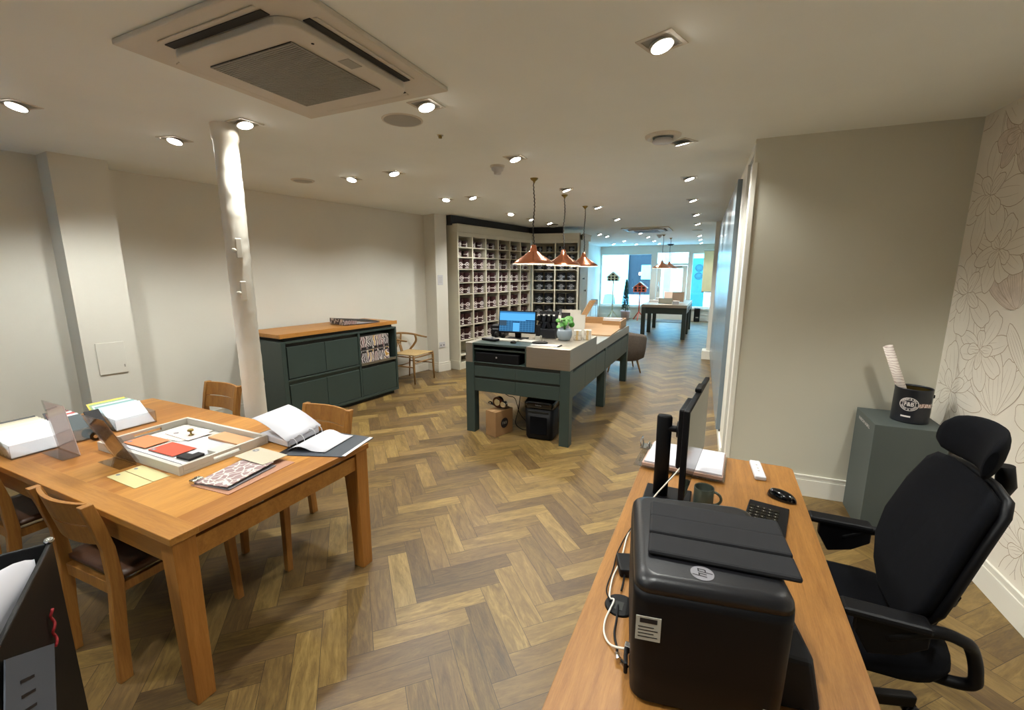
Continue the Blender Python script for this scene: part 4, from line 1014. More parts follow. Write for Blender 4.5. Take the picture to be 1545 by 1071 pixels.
def house(x, y, zb, w_, col, label, roofc):
    t = thing('birdhouse_stand', label, 'display house', (x, y, 0))
    m = paint('house_' + col.strip('#'), col, .6); h = w_ * .42; rf = w_ * .52
    MB().cyl((0, 0, .28), (0, 0, zb), .022, seg=10).build('pole', m, t)
    for k in range(3):
        a = k * 2.09 + .5; MB().bar((0, 0, .30), (.24 * cos(a), .24 * sin(a), .012), .03, .03).build('foot', m, t)
    MB().box(-w_/2, w_/2, -.10, .10, zb, zb + h).build('walls', m, t); 
    m4 = Matrix(((1, 0, 0, 0), (0, 0, 1, 0), (0, 1, 0, 0), (0, 0, 0, 1)))
    MB().prism([(-w_/2, zb + h), (w_/2, zb + h), (0, zb + h + rf * .75)], -.10, .10, m4).build('gable', m, t)
    for s in (-1, 1):
        MB().slab3([(0, -.13, zb + h + rf * .78), (0, .13, zb + h + rf * .78), (s * w_ * .60, .13, zb + h - .04), (s * w_ * .60, -.13, zb + h - .04)], .014 * s).build('roof_side', roofc, t)
    for i in range(3):
        for j in range(2):
            cx = -w_ * .3 + i * w_ * .3; MB().box(cx - w_ * .1, cx + w_ * .1, -.103, -.1005, zb + .02 + j * h * .5, zb + .02 + j * h * .5 + h * .38).build('window_opening', 'ink', t)
    MB().box(-w_ * .1, w_ * .1, -.103, -.1005, zb + h + .03, zb + h + .03 + h * .35).build('window_opening', 'ink', t)
house(-3.50, 16.35, 1.37, .42, '#d2cda8', 'pale olive model house on a tall stand in the shop window', 'white')
house(-2.52, 16.25, 1.00, .44, '#c4553a', 'brick red model house on a lower stand in the shop window', 'traywhite')
def cypress():
    t = thing('potted_conifer', 'slim dark conifer in a pinkish pot between the model houses', 'plant', (-3.0, 16.25, 0))
    MB().lathe([(0, 0), (.13, 0), (.17, .29), (.175, .31), (.155, .31), (.15, .28), (0, .28)], 24).build('pot', 'terr', t)
    MB().cyl((0, 0, .27), (0, 0, 1.2), .012, .005).build('trunk', 'soil', t)
    b = MB(); rr = random.Random(9)
    for i in range(1500):
        q = rr.random() ** .8; z = .33 + q * 1.08; r = .15 * (1 - q) ** .8 + .01; a = rr.random() * 6.28; rr_ = r * rr.uniform(.6, 1.05)
        c = Vector((cos(a) * rr_, sin(a) * rr_, z)); d = Vector((cos(a) * .4, sin(a) * .4, 1)).normalized() * rr.uniform(.03, .06); s = Vector((-sin(a), cos(a), 0)) * .017
        b.face([b.v(c - s), b.v(c + s), b.v(c + d)])
    b.build('foliage', 'conif', t)
cypress()
t = thing('waste_bin', 'slim black bin standing against the wall under the right-hand street window', 'bin', (-.60, 16.55, 0))
MB().box(-.095, .095, -.09, .09, 0, .44).build('body', 'black', t, bevel=.02); MB().box(-.097, .097, -.092, .092, .442, .47).build('lid', 'blackg', t, bevel=.01); MB().box(-.03, .05, -.094, -.0905, .13, .17).build('pedal_plate', 'grey', t)
t = thing('door_mat', 'brown door mat inside the shop door', 'mat', (-1.47, 16.2, .001)); MB().box(-.5, .5, -.35, .35, 0, .012).build('pile', 'brownfab', t); MB().box(-.53, .53, -.38, -.352, 0, .01).build('edge', 'black', t)
for s, lab in ((0, 'white bar stool seen past the raised wooden lid'),):
    t = thing('stool', lab, 'stool', (-3.76, 14.6, 0), 0)
    MB().box(-.13, .13, -.13, .13, .60, .63).build('seat', 'white', t, bevel=.01)
    for x in (-.11, .11):
        for y in (-.11, .11): MB().cyl((x, y, .60), (x * 1.15, y * 1.15, 0), .012, .010, 10).build('leg', 'white', t)
    MB().box(-.12, .12, .11, .13, .631, .80).build('low_back', 'white', t, bevel=.006)

# ================================================================== DINING TABLE AND CHAIRS
TZ = .745
def dining():
    t = thing('dining_table', 'large oak table covered with sample cards and boxes', 'table', (-2.815, 1.2925, 0))
    X, Y = 1.08, .5075
    b = MB(); b.box(-X, X, -Y, Y, .715, TZ); b.build('table_top', 'oak', t, bevel=.003)
    MB().box(-X - .0008, X + .0008, -Y - .0005, -Y + .10, .7148, TZ + .0004).build('edge_board', 'oakx', t, bevel=.003)
    b = MB()
    for s in (-1, 1): b.box(-X + .05, X - .05, s * (Y - .03) - .01, s * (Y - .03) + .01, .612, .693); b.box(s * (X - .03) - .01, s * (X - .03) + .01, -Y + .04, Y - .04, .612, .693)
    b.build('apron', 'oakx', t, bevel=.002)
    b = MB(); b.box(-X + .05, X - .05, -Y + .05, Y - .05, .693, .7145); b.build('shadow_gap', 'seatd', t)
    for x in (-1, 1):
        for y in (-1, 1):
            b = MB(); x0 = x * (X - .05); y0 = y * (Y - .05); w_ = .042; w2 = .036
            V = b.grid([[(x0 + a * ww, y0 + c * ww, z) for a, c in ((-1, -1), (1, -1), (1, 1), (-1, 1))] for z, ww in ((0, w2), (.7145, w_))], False, True); b.face(V[0][::-1]); b.face(V[-1]); b.build('leg', 'oakz', t, bevel=.003)
dining()
def dchair():
    """origin between the rear feet, +y towards the sitter's knees"""
    t = thing('dining_chair', 'x', 'chair', group='wooden chairs around the oak table')
    for s in (-1, 1):
        prof = [(.0, 0), (.012, .25), (.028, .44), (.022, .60), (.0, .72), (-.022, .812)]
        b = MB(); rows = []
        for y, z in prof:
            d = .024 if z < .5 else .021; w_ = .017
            rows.append([(s * .196 - w_, y - d, z), (s * .196 + w_, y - d, z), (s * .196 + w_, y + d, z), (s * .196 - w_, y + d, z)])
        V = b.grid(rows, False, True); b.face(V[0][::-1]); b.face(V[-1]); b.build('rear_leg', 'chairw', t, bevel=.004)
        b = MB(); V = b.grid([[(s * x + a * w_, y + c * w_, z) for a, c in ((-1, -1), (1, -1), (1, 1), (-1, 1))] for x, y, z, w_ in ((.192, .515, 0, .017), (.188, .50, .435, .021))], False, True); b.face(V[0][::-1]); b.face(V[-1]); b.build('front_leg', 'chairw', t, bevel=.004)
        MB().box(s * .188 - .011, s * .188 + .011, .05, .48, .385, .425).build('side_rail', 'chairw', t, bevel=.002)
    MB().box(-.18, .18, .475, .497, .385, .425).build('front_rail', 'chairw', t, bevel=.002)
    MB().box(-.178, .178, .02, .045, .375, .43).build('back_rail', 'chairw', t, bevel=.002)
    b = MB(); rows = []
    for i in range(11):
        u_ = i / 10; y = .035 + u_ * .485; rows.append([(-.205 + .41 * k / 10, y, .447 - .010 * sin(pi * k / 10) * sin(pi * min(1, u_ * 1.1))) for k in range(11)])
    b.grid(rows, True); b.build('seat', 'seatd', t, solid=-.02)
    for z0, z1 in ((.708, .812), (.612, .700)):
        b = MB(); A = []; B_ = []
        for k in range(17):
            x = -.178 + .356 * k / 16; bow = -.032 * (1 - (x / .178) ** 2)
            yf = lambda z: .022 - (z - .60) * .205
            A.append(((x, yf(z0) + bow, z0), (x, yf(z0) + bow + .016, z0), (x, yf(z1) + bow + .016, z1), (x, yf(z1) + bow, z1)))
        V = b.grid(A, False, True); b.face(V[0][::-1]); b.face(V[-1]); b.build('back_slat', 'chairb', t, bevel=.002)
    return t
d0 = dchair(); CH = [(-2.354, .735, 0, 'pale oak chair pushed under the near side of the table, its back to the camera'),
 (-3.29, .73, 0, 'wooden chair at the near side of the table, mostly cut off by the picture edge'),
 (-2.325, 2.035, 180, 'reddish-backed wooden chair behind the open ring binder'),
 (-3.585, 2.13, 180, 'reddish-backed wooden chair beside the white iron column')]
for i, (x, y, a, lab) in enumerate(CH):
    o = d0 if i == 0 else copytree(d0); o.location = (x, y, 0); o.rotation_euler[2] = R(a + (2 if i == 0 else 0)); o['label'] = lab
    if i == 0:
        for c in o.children:
            if c.name.startswith('back_slat'):
                me = c.data.copy(); me.materials[0] = M['chairw']; c.data = me

def slab_at(name, label, cat, x0, x1, y0, y1, z, th, m, rz=0, group=None, part='board', bevel=.001):
    t = thing(name, label, cat, ((x0 + x1) / 2, (y0 + y1) / 2, z), R(rz), group)
    MB().box(-(x1 - x0) / 2, (x1 - x0) / 2, -(y1 - y0) / 2, (y1 - y0) / 2, 0, th).build(part, m, t, bevel=bevel); return t
def logo(parent, x, y, z, r=.018, m='greyl', fb='F&B'):
    b = MB(); b.face([b.v((x + r * 1.25 * cos(k * pi / 12), y + r * sin(k * pi / 12), z)) for k in range(24)]); o = b.build('oval_logo', m, parent)
    me = text_mesh(fb, r * .8); b = MB(); b.mesh_in(me, lambda v: (x + v.x, y + v.y, z + .0004)); b.build('logo_letters', 'white', o)
def table_things():
    # white tray
    t = thing('sample_tray', 'white lacquered tray of colour samples with slotted handles on the table', 'tray', (-2.625, 1.33, TZ + .0005))
    X, Y = .375, .23; h_ = .048
    MB().box(-X, X, -Y, Y, 0, .006).build('base', 'traywhite', t, bevel=.001)
    for s in (-1, 1):
        MB().box(-X, X, s * Y - .009 - (.009 if s > 0 else -.009) + 0, s * Y + .009 - (.009 if s > 0 else -.009), .006, h_).build('long_side', 'traywhite', t, bevel=.002)
        x0 = s * (X - .009); b = MB(); b.box(x0 - .009, x0 + .009, -Y + .018, Y - .018, .006, .017); b.box(x0 - .009, x0 + .009, -Y + .018, -.07, .017, h_); b.box(x0 - .009, x0 + .009, .07, Y - .018, .017, h_); b.box(x0 - .009, x0 + .009, -.07, .07, .033, h_); b.build('handle_side', 'traywhite', t, bevel=.0015)
    zt = TZ + .0072
    orange = paint('orange_card', '#c9774a', .6, .02); red = paint('coral_card', '#b8452a', .6, .02); pink = paint('pale_pink_card', '#cdbbb6', .6, .02)
    o = slab_at('colour_card', 'pale orange colour card at the handle end of the white tray', 'card', -2.97, -2.76, 1.20, 1.324, zt + .006, .002, orange, 2); logo(o, -.08, -.04, .0025, .012)
    o = slab_at('colour_card', 'coral red colour card in the middle of the white tray', 'card', -2.72, -2.50, 1.20, 1.32, zt + .006, .002, red, 1); logo(o, -.085, -.045, .0025, .012)
    o = slab_at('colour_card', 'pale pink colour card under the brass knob in the white tray', 'card', -2.90, -2.66, 1.37, 1.50, zt + .006, .002, pink, -2); logo(o, -.07, -.03, .0025, .013)
    slab_at('sample_card', 'white swirl-patterned sheet partly covered in the white tray', 'card', -2.97, -2.70, 1.335, 1.53, zt + .002, .002, marble('pale_swirl', '#b5aea2', '#cfc9bd', '#d2cec4', 12), 3)
    slab_at('sample_card', 'large pale grey card lying flat in the white tray', 'card', -2.72, -2.38, 1.20, 1.46, zt + .0, .0018, paint('pale_grey_card', '#b3b4ba', .6, .01), 1)
    slab_at('wood_sample', 'small pale wood sample block in the white tray', 'wood sample', -2.60, -2.335, 1.44, 1.535, zt + .003, .012, paint('pale_wood_face', '#bf9066', .5, .04, 10), 0)
    slab_at('sample_block', 'cream stone sample block beside the tray handle', 'sample block', -2.395, -2.325, 1.315, 1.42, zt + .003, .016, 'traywhite', 3)
    k = thing('connector_sample', 'black stepped slate sample lying in the white tray corner', 'sample', (-2.42, 1.235, zt + .003), R(3)); MB().prism([(-.05, -.03), (.05, -.03), (.05, .05), (.0, .05), (.0, .02), (-.05, .02)], 0, .012).build('slate_piece', 'ink', k, bevel=.001)
    k = thing('brass_knob', 'small brass drawer knob lying on the pink card', 'knob', (-2.735, 1.425, zt + .0085)); MB().lathe([(0, 0), (.014, 0), (.014, .003), (.005, .006), (.005, .02), (.010, .023), (0, .024)], 18).build('stem', 'brassy', k); MB().lathe([(0, -.006), (.014, -.005), (.017, 0), (.014, .006), (0, .007)], 18, (0, 0, .03)).build('head', 'brassy', k)
    for i in range(3): slab_at('paint_strip', 'long white paint colour strip, %s from the tray edge' % ('first', 'second', 'third')[i], 'colour strip', -2.95, -2.31, 1.122 + i * .024, 1.141 + i * .024, zt + .001, .003 + i * .001, 'white', 0, 'white strips along the tray side')
    # cards on the table
    for i in range(2):
        o = slab_at('colour_card', 'pale yellow colour card beside the tray, %s' % ('nearer the chair back', 'partly under the tray side')[i], 'card', -2.555, -2.30, .945 + i * .073, 1.015 + i * .073, TZ + .0005, .002, paint('pale_yellow_card', '#c2b886', .6, .02), -1.5)
        b = MB(); b.face([b.v((-.105 + .012 * cos(k * pi / 8), -.0 + .008 * sin(k * pi / 8), .0024)) for k in range(16)]); b.build('oval_logo', 'greyl', o)
    o = slab_at('backing_board', 'pinkish backing board under the patterned swatch book', 'board', -2.115, -1.875, 1.072, 1.43, TZ + .0005, .003, paint('peach_board', '#a5775f', .6, .02), 4)
    # patterned swatch book
    t = thing('swatch_book', 'white and mauve leaf-patterned swatch book with a metal clip', 'swatch book', (-2.01, 1.22, TZ + .0055), R(8))
    pat = N('leaf_pattern'); v = pat.coord((1, 1, 1)); vo = pat.n('ShaderNodeTexVoronoi', feature='DISTANCE_TO_EDGE'); vo.inputs['Scale'].default_value = 26
    nz = pat.n('ShaderNodeTexNoise'); nz.inputs['Scale'].default_value = 18; pat.l(v, nz.inputs['Vector']); ad = pat.n('ShaderNodeVectorMath', operation='MULTIPLY_ADD'); pat.l(nz.outputs['Color'], ad.inputs[0]); ad.inputs[1].default_value = (.05, .05, 0); pat.l(v, ad.inputs[2]); pat.l(ad.outputs[0], vo.inputs['Vector'])
    pat.l(pat.ramp(vo.outputs['Distance'], [(.055, rgb('#cfcac4')), (.09, rgb('#93797a'))]), pat.b.inputs['Base Color'])
    MB().box(-.10, .10, -.13, .13, 0, .004).build('back_sheet', 'greyl', t)
    MB().slab3([(-.10, -.13, .006), (.09, -.13, .012), (.09, .13, .018), (-.10, .13, .010)], .003).build('front_sheet', pat.m, t)
    MB().slab3([(-.092, -.125, .004), (.08, -.125, .008), (.08, .125, .012), (-.092, .125, .006)], .002).build('inner_sheets', 'white', t)
    b = MB(); b.tube([(-.105 + .018 * cos(a), -.115, .013 + .014 * sin(a)) for a in [k * pi / 8 for k in range(16)]], .0018, 6, True); b.build('ring', 'chrome', t)
    MB().box(-.125, -.095, -.14, -.09, .0, .02).build('bulldog_clip', 'chrome', t, bevel=.003)
    o = slab_at('colour_card', 'cream colour card lying across the patterned swatch book', 'card', -2.18, -1.95, 1.315, 1.45, TZ + .026, .0025, paint('cream_card', '#b5ab96', .6, .02), -2); logo(o, -.085, .03, .003, .015)
    # ring binder
    t = thing('ring_binder', 'open dark ring binder with thick white pages at the table corner', 'binder', (-2.075, 1.675, TZ + .0005), R(12))
    dk = paint('binder_cover', '#3a3f47', .5, .04, 10, .1)
    MB().slab3([(-.36, .02, .0), (-.04, -.08, 0), (-.02, .13, 0), (-.32, .22, 0)], .004).build('left_cover', dk, t)
    MB().box(-.03, .02, -.20, .16, 0, .004).build('spine', 'black', t)
    MB().slab3([(.02, -.21, 0), (.33, -.16, 0), (.35, .12, 0), (.02, .16, 0)], .004).build('right_cover', dk, t)
    b = MB(); b.slab3([(-.27, -.05, .006), (-.03, -.12, .006), (-.01, .12, .006), (-.24, .18, .006)], .036); b.build('page_stack', 'paper', t, bevel=.004)
    rows = []
    for i in range(9):
        u_ = i / 8; x = -.02 - .26 * u_; z = .045 + .10 * sin(u_ * 1.35) ; rows.append([(x, -.135 + .05 * u_, z), (x + .012, .14 + .05 * u_, z + .0)])
    b = MB(); b.grid(rows, True); b.build('raised_page', 'paper', t, solid=.0015)
    rows = []
    for i in range(9):
        u_ = i / 8; x = .0 + .215 * u_; z = .010 + .028 * sin(min(1, u_ * 1.5) * pi) * (1 - u_ * .5); rows.append([(x, -.16 + .02 * u_, z), (x + .01, .12 - .01 * u_, z)])
    b = MB(); b.grid(rows, True); o = b.build('turned_page', 'paper', t, solid=.0015)
    for i in range(4): MB().box(.03, .085 + .01 * (i % 2), -.13 + i * .010, -.127 + i * .010, .0265, .0275).build('print_line', 'greyl', o) if i < 3 else None
    for y in (-.11, -.05, .045, .105):
        MB().tube([(-.004 + .026 * cos(a), y, .022 + .034 * sin(a)) for a in [k * pi / 10 for k in range(-2, 13)]], .0022, 8).build('ring', 'white', t)
    MB().box(.325, .345, -.155, .12, .0045, .0055).build('index_edge', 'white', t)
    # acrylic sign holders
    def sign(x0, x1, yb, yt, zt_, label, sheet, th=.003):
        t = thing('sign_holder', label, 'sign holder', (x0, yb, TZ + .0005)); w_ = x1 - x0; dy = yt - yb; h_ = zt_ - TZ
        MB().slab3([(0, 0, 0), (w_, 0, 0), (w_, dy, h_), (0, dy, h_)], th).build('clear_front', 'acrylic', t)
        MB().box(0, w_, -.07, .0, 0, .003).build('clear_foot', 'acrylic', t)
        MB().slab3([(.004, .0045, .004), (w_ - .004, .0045, .004), (w_ - .004, dy + .0045, h_ - .006), (.004, dy + .0045, h_ - .006)], .0008).build('printed_sheet', sheet, t)
        return t
    hz = N('see_through_sheet'); tr = hz.n('ShaderNodeBsdfTransparent'); df = hz.n('ShaderNodeBsdfDiffuse'); df.inputs[0].default_value = rgb('#b0a5a3'); mx = hz.n('ShaderNodeMixShader'); mx.inputs[0].default_value = .72; hz.l(tr.outputs[0], mx.inputs[1]); tl = hz.n('ShaderNodeBsdfTranslucent'); tl.inputs[0].default_value = rgb('#b5a9a6'); ads = hz.n('ShaderNodeAddShader'); hz.l(df.outputs[0], ads.inputs[0]); hz.l(tl.outputs[0], ads.inputs[1]); hz.l(ads.outputs[0], mx.inputs[2]); hz.l(mx.outputs[0], hz.out.inputs[0])
    s = sign(-3.22, -2.985, 1.018, .99, 1.03, 'clear sign holder with pale pinkish sheet beside the first card box', hz.m)
    ph = N('brown_photo'); pv = ph.coord((5, 5, 5)); ph.l(ph.ramp(ph.noise(pv, 1.6, 2), [(.35, rgb('#4c3020')), (.5, rgb('#755641')), (.65, rgb('#94785f'))]), ph.b.inputs['Base Color']); ph.b.inputs['Roughness'].default_value = .25; t2 = ph.n('ShaderNodeBsdfTranslucent'); t2.inputs[0].default_value = rgb('#5a4030'); a2 = ph.n('ShaderNodeAddShader'); ph.l(ph.b.outputs[0], a2.inputs[0]); ph.l(t2.outputs[0], a2.inputs[1]); ph.l(a2.outputs[0], ph.out.inputs[0])
    s = sign(-2.80, -2.59, 1.085, .985, 1.012, 'clear sign holder with brown photo sheet leaning by the white tray', ph.m)
    MB().slab3([(.0, .02, 0), (.21, .02, 0), (.21, -.045, .16), (.0, -.045, .16)], .003).build('rear_strut', 'acrylic', s)
    # acrylic card boxes, facing +x
    def cardbox(y0, y1, label, cols, lab, who, lean=.17, dep=.34):
        t = thing('card_box', label, 'card box', (-3.235, y0, TZ + .0005)); w_ = y1 - y0
        MB().box(-.004, 0, 0, w_, 0, .075).build('front_wall', 'acrylic', t)
        MB().box(-dep, 0, 0, w_, 0, .003).build('floor_plate', 'acrylic', t)
        for y in (0, w_ - .004): 
            MB().slab3([(-.004, y, .003), (-dep, y, .003), (-dep, y, .10), (-.004, y, .075)], .0035).build('side_wall', 'acrylic', t)
        n = len(cols)
        for i, c in enumerate(cols):
            x = -3.245 - .004 - i * (dep - .10) / n; k = thing('colour_card', '%s colour card, %s in the %s' % (lab[i], ('front', 'second', 'third', 'fourth', 'fifth', 'sixth', 'seventh', 'eighth')[i], who), 'card', (x, y0 + .006, TZ + .0045), 0, 'colour cards in the ' + who)
            a = lean - i * .006; h_ = .155
            ww = w_ - .012; dx = .150 - i * .004; hh = .118 + i * .001
            MB().slab3([(0, 0, 0), (0, ww, 0), (-dx, ww, hh), (-dx, 0, hh)], .0025).build('card', paint('card_' + c.strip('#'), c, .55, .01), k)
            if i == 0:
                nrm = Vector((hh, 0, dx)).normalized() * .0008
                P0 = Vector((-dx * .78, ww - .035, hh * .78)) + nrm; U = Vector((0, 1, 0)); V_ = Vector((-dx, 0, hh)).normalized()
                b = MB(); b.face([b.v(P0 + U * .021 * cos(q * pi / 12) + V_ * .014 * sin(q * pi / 12)) for q in range(24)]); o = b.build('oval_logo', 'greyl', k)
                me = text_mesh('F&B', .014); b = MB(); b.mesh_in(me, lambda v: P0 + nrm + U * v.x + V_ * v.y); b.build('logo_letters', 'white', o)
    cardbox(.84, 1.065, 'clear acrylic box of white cards at the picture edge', ['#cfd0d6', '#c9c6bc', '#d6d0bc', '#c9c0a8', '#b5ac94', '#2c2a28'], ['bluish white', 'off-white', 'ivory', 'cream', 'stone', 'charcoal'], 'first acrylic box')
    cardbox(1.085, 1.20, 'clear acrylic box with dark teal and red-edged cards', ['#1d2e32', '#cfcdcd', '#a8332c', '#cfc5c1', '#6c2327', '#1b1216'], ['dark teal', 'white', 'red', 'pale pink', 'wine red', 'near-black'], 'middle acrylic box')
    cardbox(1.285, 1.50, 'clear acrylic box of pale blue to yellow cards', ['#c6ccd4', '#a9bcc2', '#6f9492', '#b6c6c5', '#7f9a6e', '#d6be48'], ['white', 'pale blue', 'teal', 'light aqua', 'sage', 'yellow'], 'box of blue to yellow cards')
    k = thing('card_wallet', 'stack of thin dark grey card wallets between the card boxes', 'card wallets', (-3.26, 1.205, TZ + .0005))
    MB().slab3([(-.02, .0, 0), (-.02, .07, 0), (-.13, .07, .125), (-.13, .0, .125)], .012).build('wallets', 'ink', k)
    k = thing('tape_reel', 'small black round tape reel in front of the dark teal cards', 'tape', (-3.19, 1.17, TZ + .0005), R(70)); MB().cyl((0, -.012, .026), (0, .012, .026), .025).build('reel', 'blackg', k); MB().cyl((0, -.0125, .026), (0, .0125, .026), .010).build('hub', 'chrome', k)
table_things()

# black document box at the lower edge of the view
def docbox():
    az = math.atan2(-.486, .874)
    t = thing('document_box', 'tall black leatherette box of papers at the lower corner nearest the camera', 'document box', (-1.77, .506, 0), az)
    # local x along the visible side, local -y into the box
    b = MB(); b.box(0, .52, -.012, 0, 0, .90); b.build('side_panel', 'leather', t, bevel=.004)
    MB().box(0, .012, -.30, -.012, 0, .90).build('end_panel', 'leather', t, bevel=.004); MB().box(.508, .52, -.30, -.012, 0, .90).build('end_panel', 'leather', t, bevel=.004)
    MB().box(0, .52, -.312, -.30, 0, .90).build('side_panel', 'leather', t, bevel=.004); MB().box(.012, .508, -.30, -.012, 0, .02).build('bottom', 'leather', t)
    MB().lathe([(0, 0), (.010, .0), (.013, .006), (.009, .014), (0, .016)], 16, (.006, -.006, .9)).build('corner_stud', 'chrome', t)
    rr = random.Random(4)
    for i in range(9):
        k = thing('document', ('creased white paper sheet, %s in the black document box') % ('closest to the side', 'second', 'third', 'fourth', 'fifth', 'sixth', 'seventh', 'eighth', 'last')[i], 'paper', (-1.77 + .874 * .03 + .486 * -(.03 + .026 * i), .506 - .486 * .03 + .874 * -(.03 + .026 * i), .021), az, 'papers in the black document box')
        rows = []
        for a in range(9):
            u_ = a / 8; top = .885 + .09 * min(1, u_ * 2.2) + rr.uniform(-.004, .006); x = .03 + .40 * u_
            rows.append([(x, -.006 * sin(u_ * 9 + i), 0), (x, .006 * sin(u_ * 7 + i), top - .12), (x, .010 * sin(u_ * 8 + i * 2), top - .02 - .01 * (i % 3))])
        b = MB(); b.grid(rows, True); b.build('sheet', 'paper', k, solid=.001)
    k = thing('leaflet', 'blue-grey printed leaflet leaning on the black document box', 'leaflet', (-1.77 + .486 * .006, .506 + .874 * .006, 0), az)
    MB().slab3([(.20, .0, .69), (.49, .0, .875), (.66, .0, .62), (.37, .0, .42)], .003).build('folded_sheet', paint('blue_grey_leaflet', '#4c525c', .6, .03), k)
    for j in range(4): MB().slab3([(.37 + j * .012, .0008 + .003, .735 - j * .03), (.45 + j * .012, .0038, .785 - j * .03), (.453 + j * .012, .0038, .779 - j * .03), (.373 + j * .012, .0038, .729 - j * .03)], .0004).build('print_line', 'ink', k)
    k = thing('red_cord', 'short twisted red cord hanging on the black document box', 'cord', (-1.77, .506, 0), az)
    MB().tube([(.165 + .004 * sin(i * .9) + .0012 * i, .008 + .003 * cos(i * .9), .775 - .0065 * i) for i in range(17)], .0035, 6).build('twist', 'red', k)
docbox()

# ================================================================== DESK
DZ = .74
def desk():
    t = thing('office_desk', 'light oak desk with the printer and screen, closest to the camera', 'desk', (.06, 1.55, 0))
    b = MB(); X = .345; Y0_, Y1 = -.95, .90; r = .03
    P = [(-X, Y0_), (X, Y0_)] + [(X - r + r * cos(R(a)), Y1 - r + r * sin(R(a))) for a in (0, 30, 60, 90)] + [(-X + r + r * cos(R(a)), Y1 - r + r * sin(R(a))) for a in (90, 120, 150, 180)]
    b.prism(P, DZ - .028, DZ); b.build('desk_top', 'desk', t, bevel=.003)
    for x in (-X + .05, X - .05):
        for y in (Y0_ + .08, Y1 - .08): MB().box(x - .03, x + .03, y - .03, y + .03, 0, DZ - .0285).build('leg', 'desk', t, bevel=.003)
    b = MB(); b.box(-X + .06, X - .06, Y0_ + .07, Y0_ + .09, DZ - .11, DZ - .029); b.box(-X + .06, X - .06, Y1 - .09, Y1 - .07, DZ - .11, DZ - .029); b.build('apron', 'desk', t)
    MB().cyl((-.247, -.395, DZ + .0005), (-.247, -.395, DZ + .006), .045, .042, 28).build('cable_grommet', 'black', t)
    MB().box(-.262, -.238, -.42, -.385, DZ + .0062, DZ + .0068).build('grommet_hole', 'greend', t)
desk()
def printer():
    t = thing('printer', 'large black printer with a round logo standing on the desk', 'printer', (-.112, .868, DZ + .001), R(10.5))
    W_, Dp, Hh = .315, .385, .315
    def sec(z, e, r):
        o = []
        for cx, cy, a0 in ((W_ + e - r, Dp + e - r, 0), (-e + r, Dp + e - r, 90), (-e + r, -e + r, 180), (W_ + e - r, -e + r, 270)):
            for k in range(7): a = R(a0 + 15 * k); o.append((cx + r * cos(a), cy + r * sin(a), z))
        return o
    b = MB(); V = b.grid([sec(0, -.012, .03), sec(.012, -.002, .035), sec(.10, .0, .035), sec(.262, .002, .035), sec(.285, .001, .035)], True, True); b.face(V[0][::-1]); b.face(V[-1]); b.build('body', 'black', t)
    b = MB(); V = b.grid([sec(.286, .001, .035), sec(.30, -.001, .035), sec(.309, -.006, .035), sec(.315, -.014, .035), sec(.318, -.024, .03)], True, True); b.face(V[0][::-1]); b.face(V[-1]); b.build('top_cover', 'printer', t)
    # logo: letters read from the desk side, up points away from the operator side
    c = (.140, .048, .3185); r = .024
    b = MB(); b.face([b.v((c[0] + r * cos(k * pi / 16), c[1] + r * sin(k * pi / 16), c[2] + .0006)) for k in range(32)]); o = b.build('round_logo', 'greyl', t)
    b = MB(); z = c[2] + .0012
    sl = .2
    def st(u0, v0, u1, v1, w_=.0027):    # u right (+y), v up (-x)
        f = lambda u, v: (c[0] - v, c[1] + u + v * sl, z)
        L = math.hypot(u1 - u0, v1 - v0); nx, ny = -(v1 - v0) / L * w_ / 2, (u1 - u0) / L * w_ / 2
        b.face([b.v(f(u0 + nx, v0 + ny)), b.v(f(u1 + nx, v1 + ny)), b.v(f(u1 - nx, v1 - ny)), b.v(f(u0 - nx, v0 - ny))])
    st(-.011, -.008, -.011, .021); st(-.011, .007, -.003, .007); st(-.003, .0085, -.003, -.008)
    st(.004, .0085, .004, -.021); st(.004, .007, .012, .007); st(.012, .0085, .012, -.008); st(.004, -.007, .012, -.007)
    b.build('logo_letters', 'ink', o)
    b = MB(); b.box(.006, .058, -.0035, -.0018, .172, .230); b.build('rating_label', paint('label_paper', '#a9a79c', .6), t)
    b = MB(); b.box(.014, .050, -.0039, -.0035, .215, .226)
    for i in range(4): b.box(.011, .052 - .008 * (i % 2), -.0039, -.0035, .180 + i * .008, .182 + i * .008)
    b.build('barcode_print', 'ink', t)
    MB().box(.27, .29, -.0035, -.0012, .055, .060).build('small_mark', 'grey', t)
    b = MB(); V = b.grid([[(.322, .06, z_) if 0 else p for p in row] for row in ([(W_ + .004, .07, 0), (W_ + .095, .07, 0), (W_ + .10, .10, 0), (W_ + .09, .36, 0), (W_ + .004, .37, 0)], [(W_ + .004, .075, .13), (W_ + .07, .08, .12), (W_ + .08, .11, .115), (W_ + .075, .34, .12), (W_ + .004, .36, .13)]) for z_ in (0,)], False, True); b.face(V[0][::-1]); b.face(V[-1]); b.build('output_tray', 'slate', t, bevel=.01)
    MB().box(-.012, -.003, .05, .10, .02, .05).build('cable_port', 'black', t, bevel=.003)
    # folded cover lying on top
    k = thing('folded_cover', 'black folding fabric cover with creased panels lying on the printer', 'folded cover', (-.099, .955, DZ + .3205), R(6))
    for i in range(3):
        MB().box(.0, .31, .001 + i * .0795, .0785 + i * .0795, .0, .013 + (.003 if i == 1 else 0)).build('panel', 'slate', k, bevel=.006)
    MB().box(.004, .306, .004, .234, .0, .007).build('backing', 'slate', k, bevel=.002)
printer()
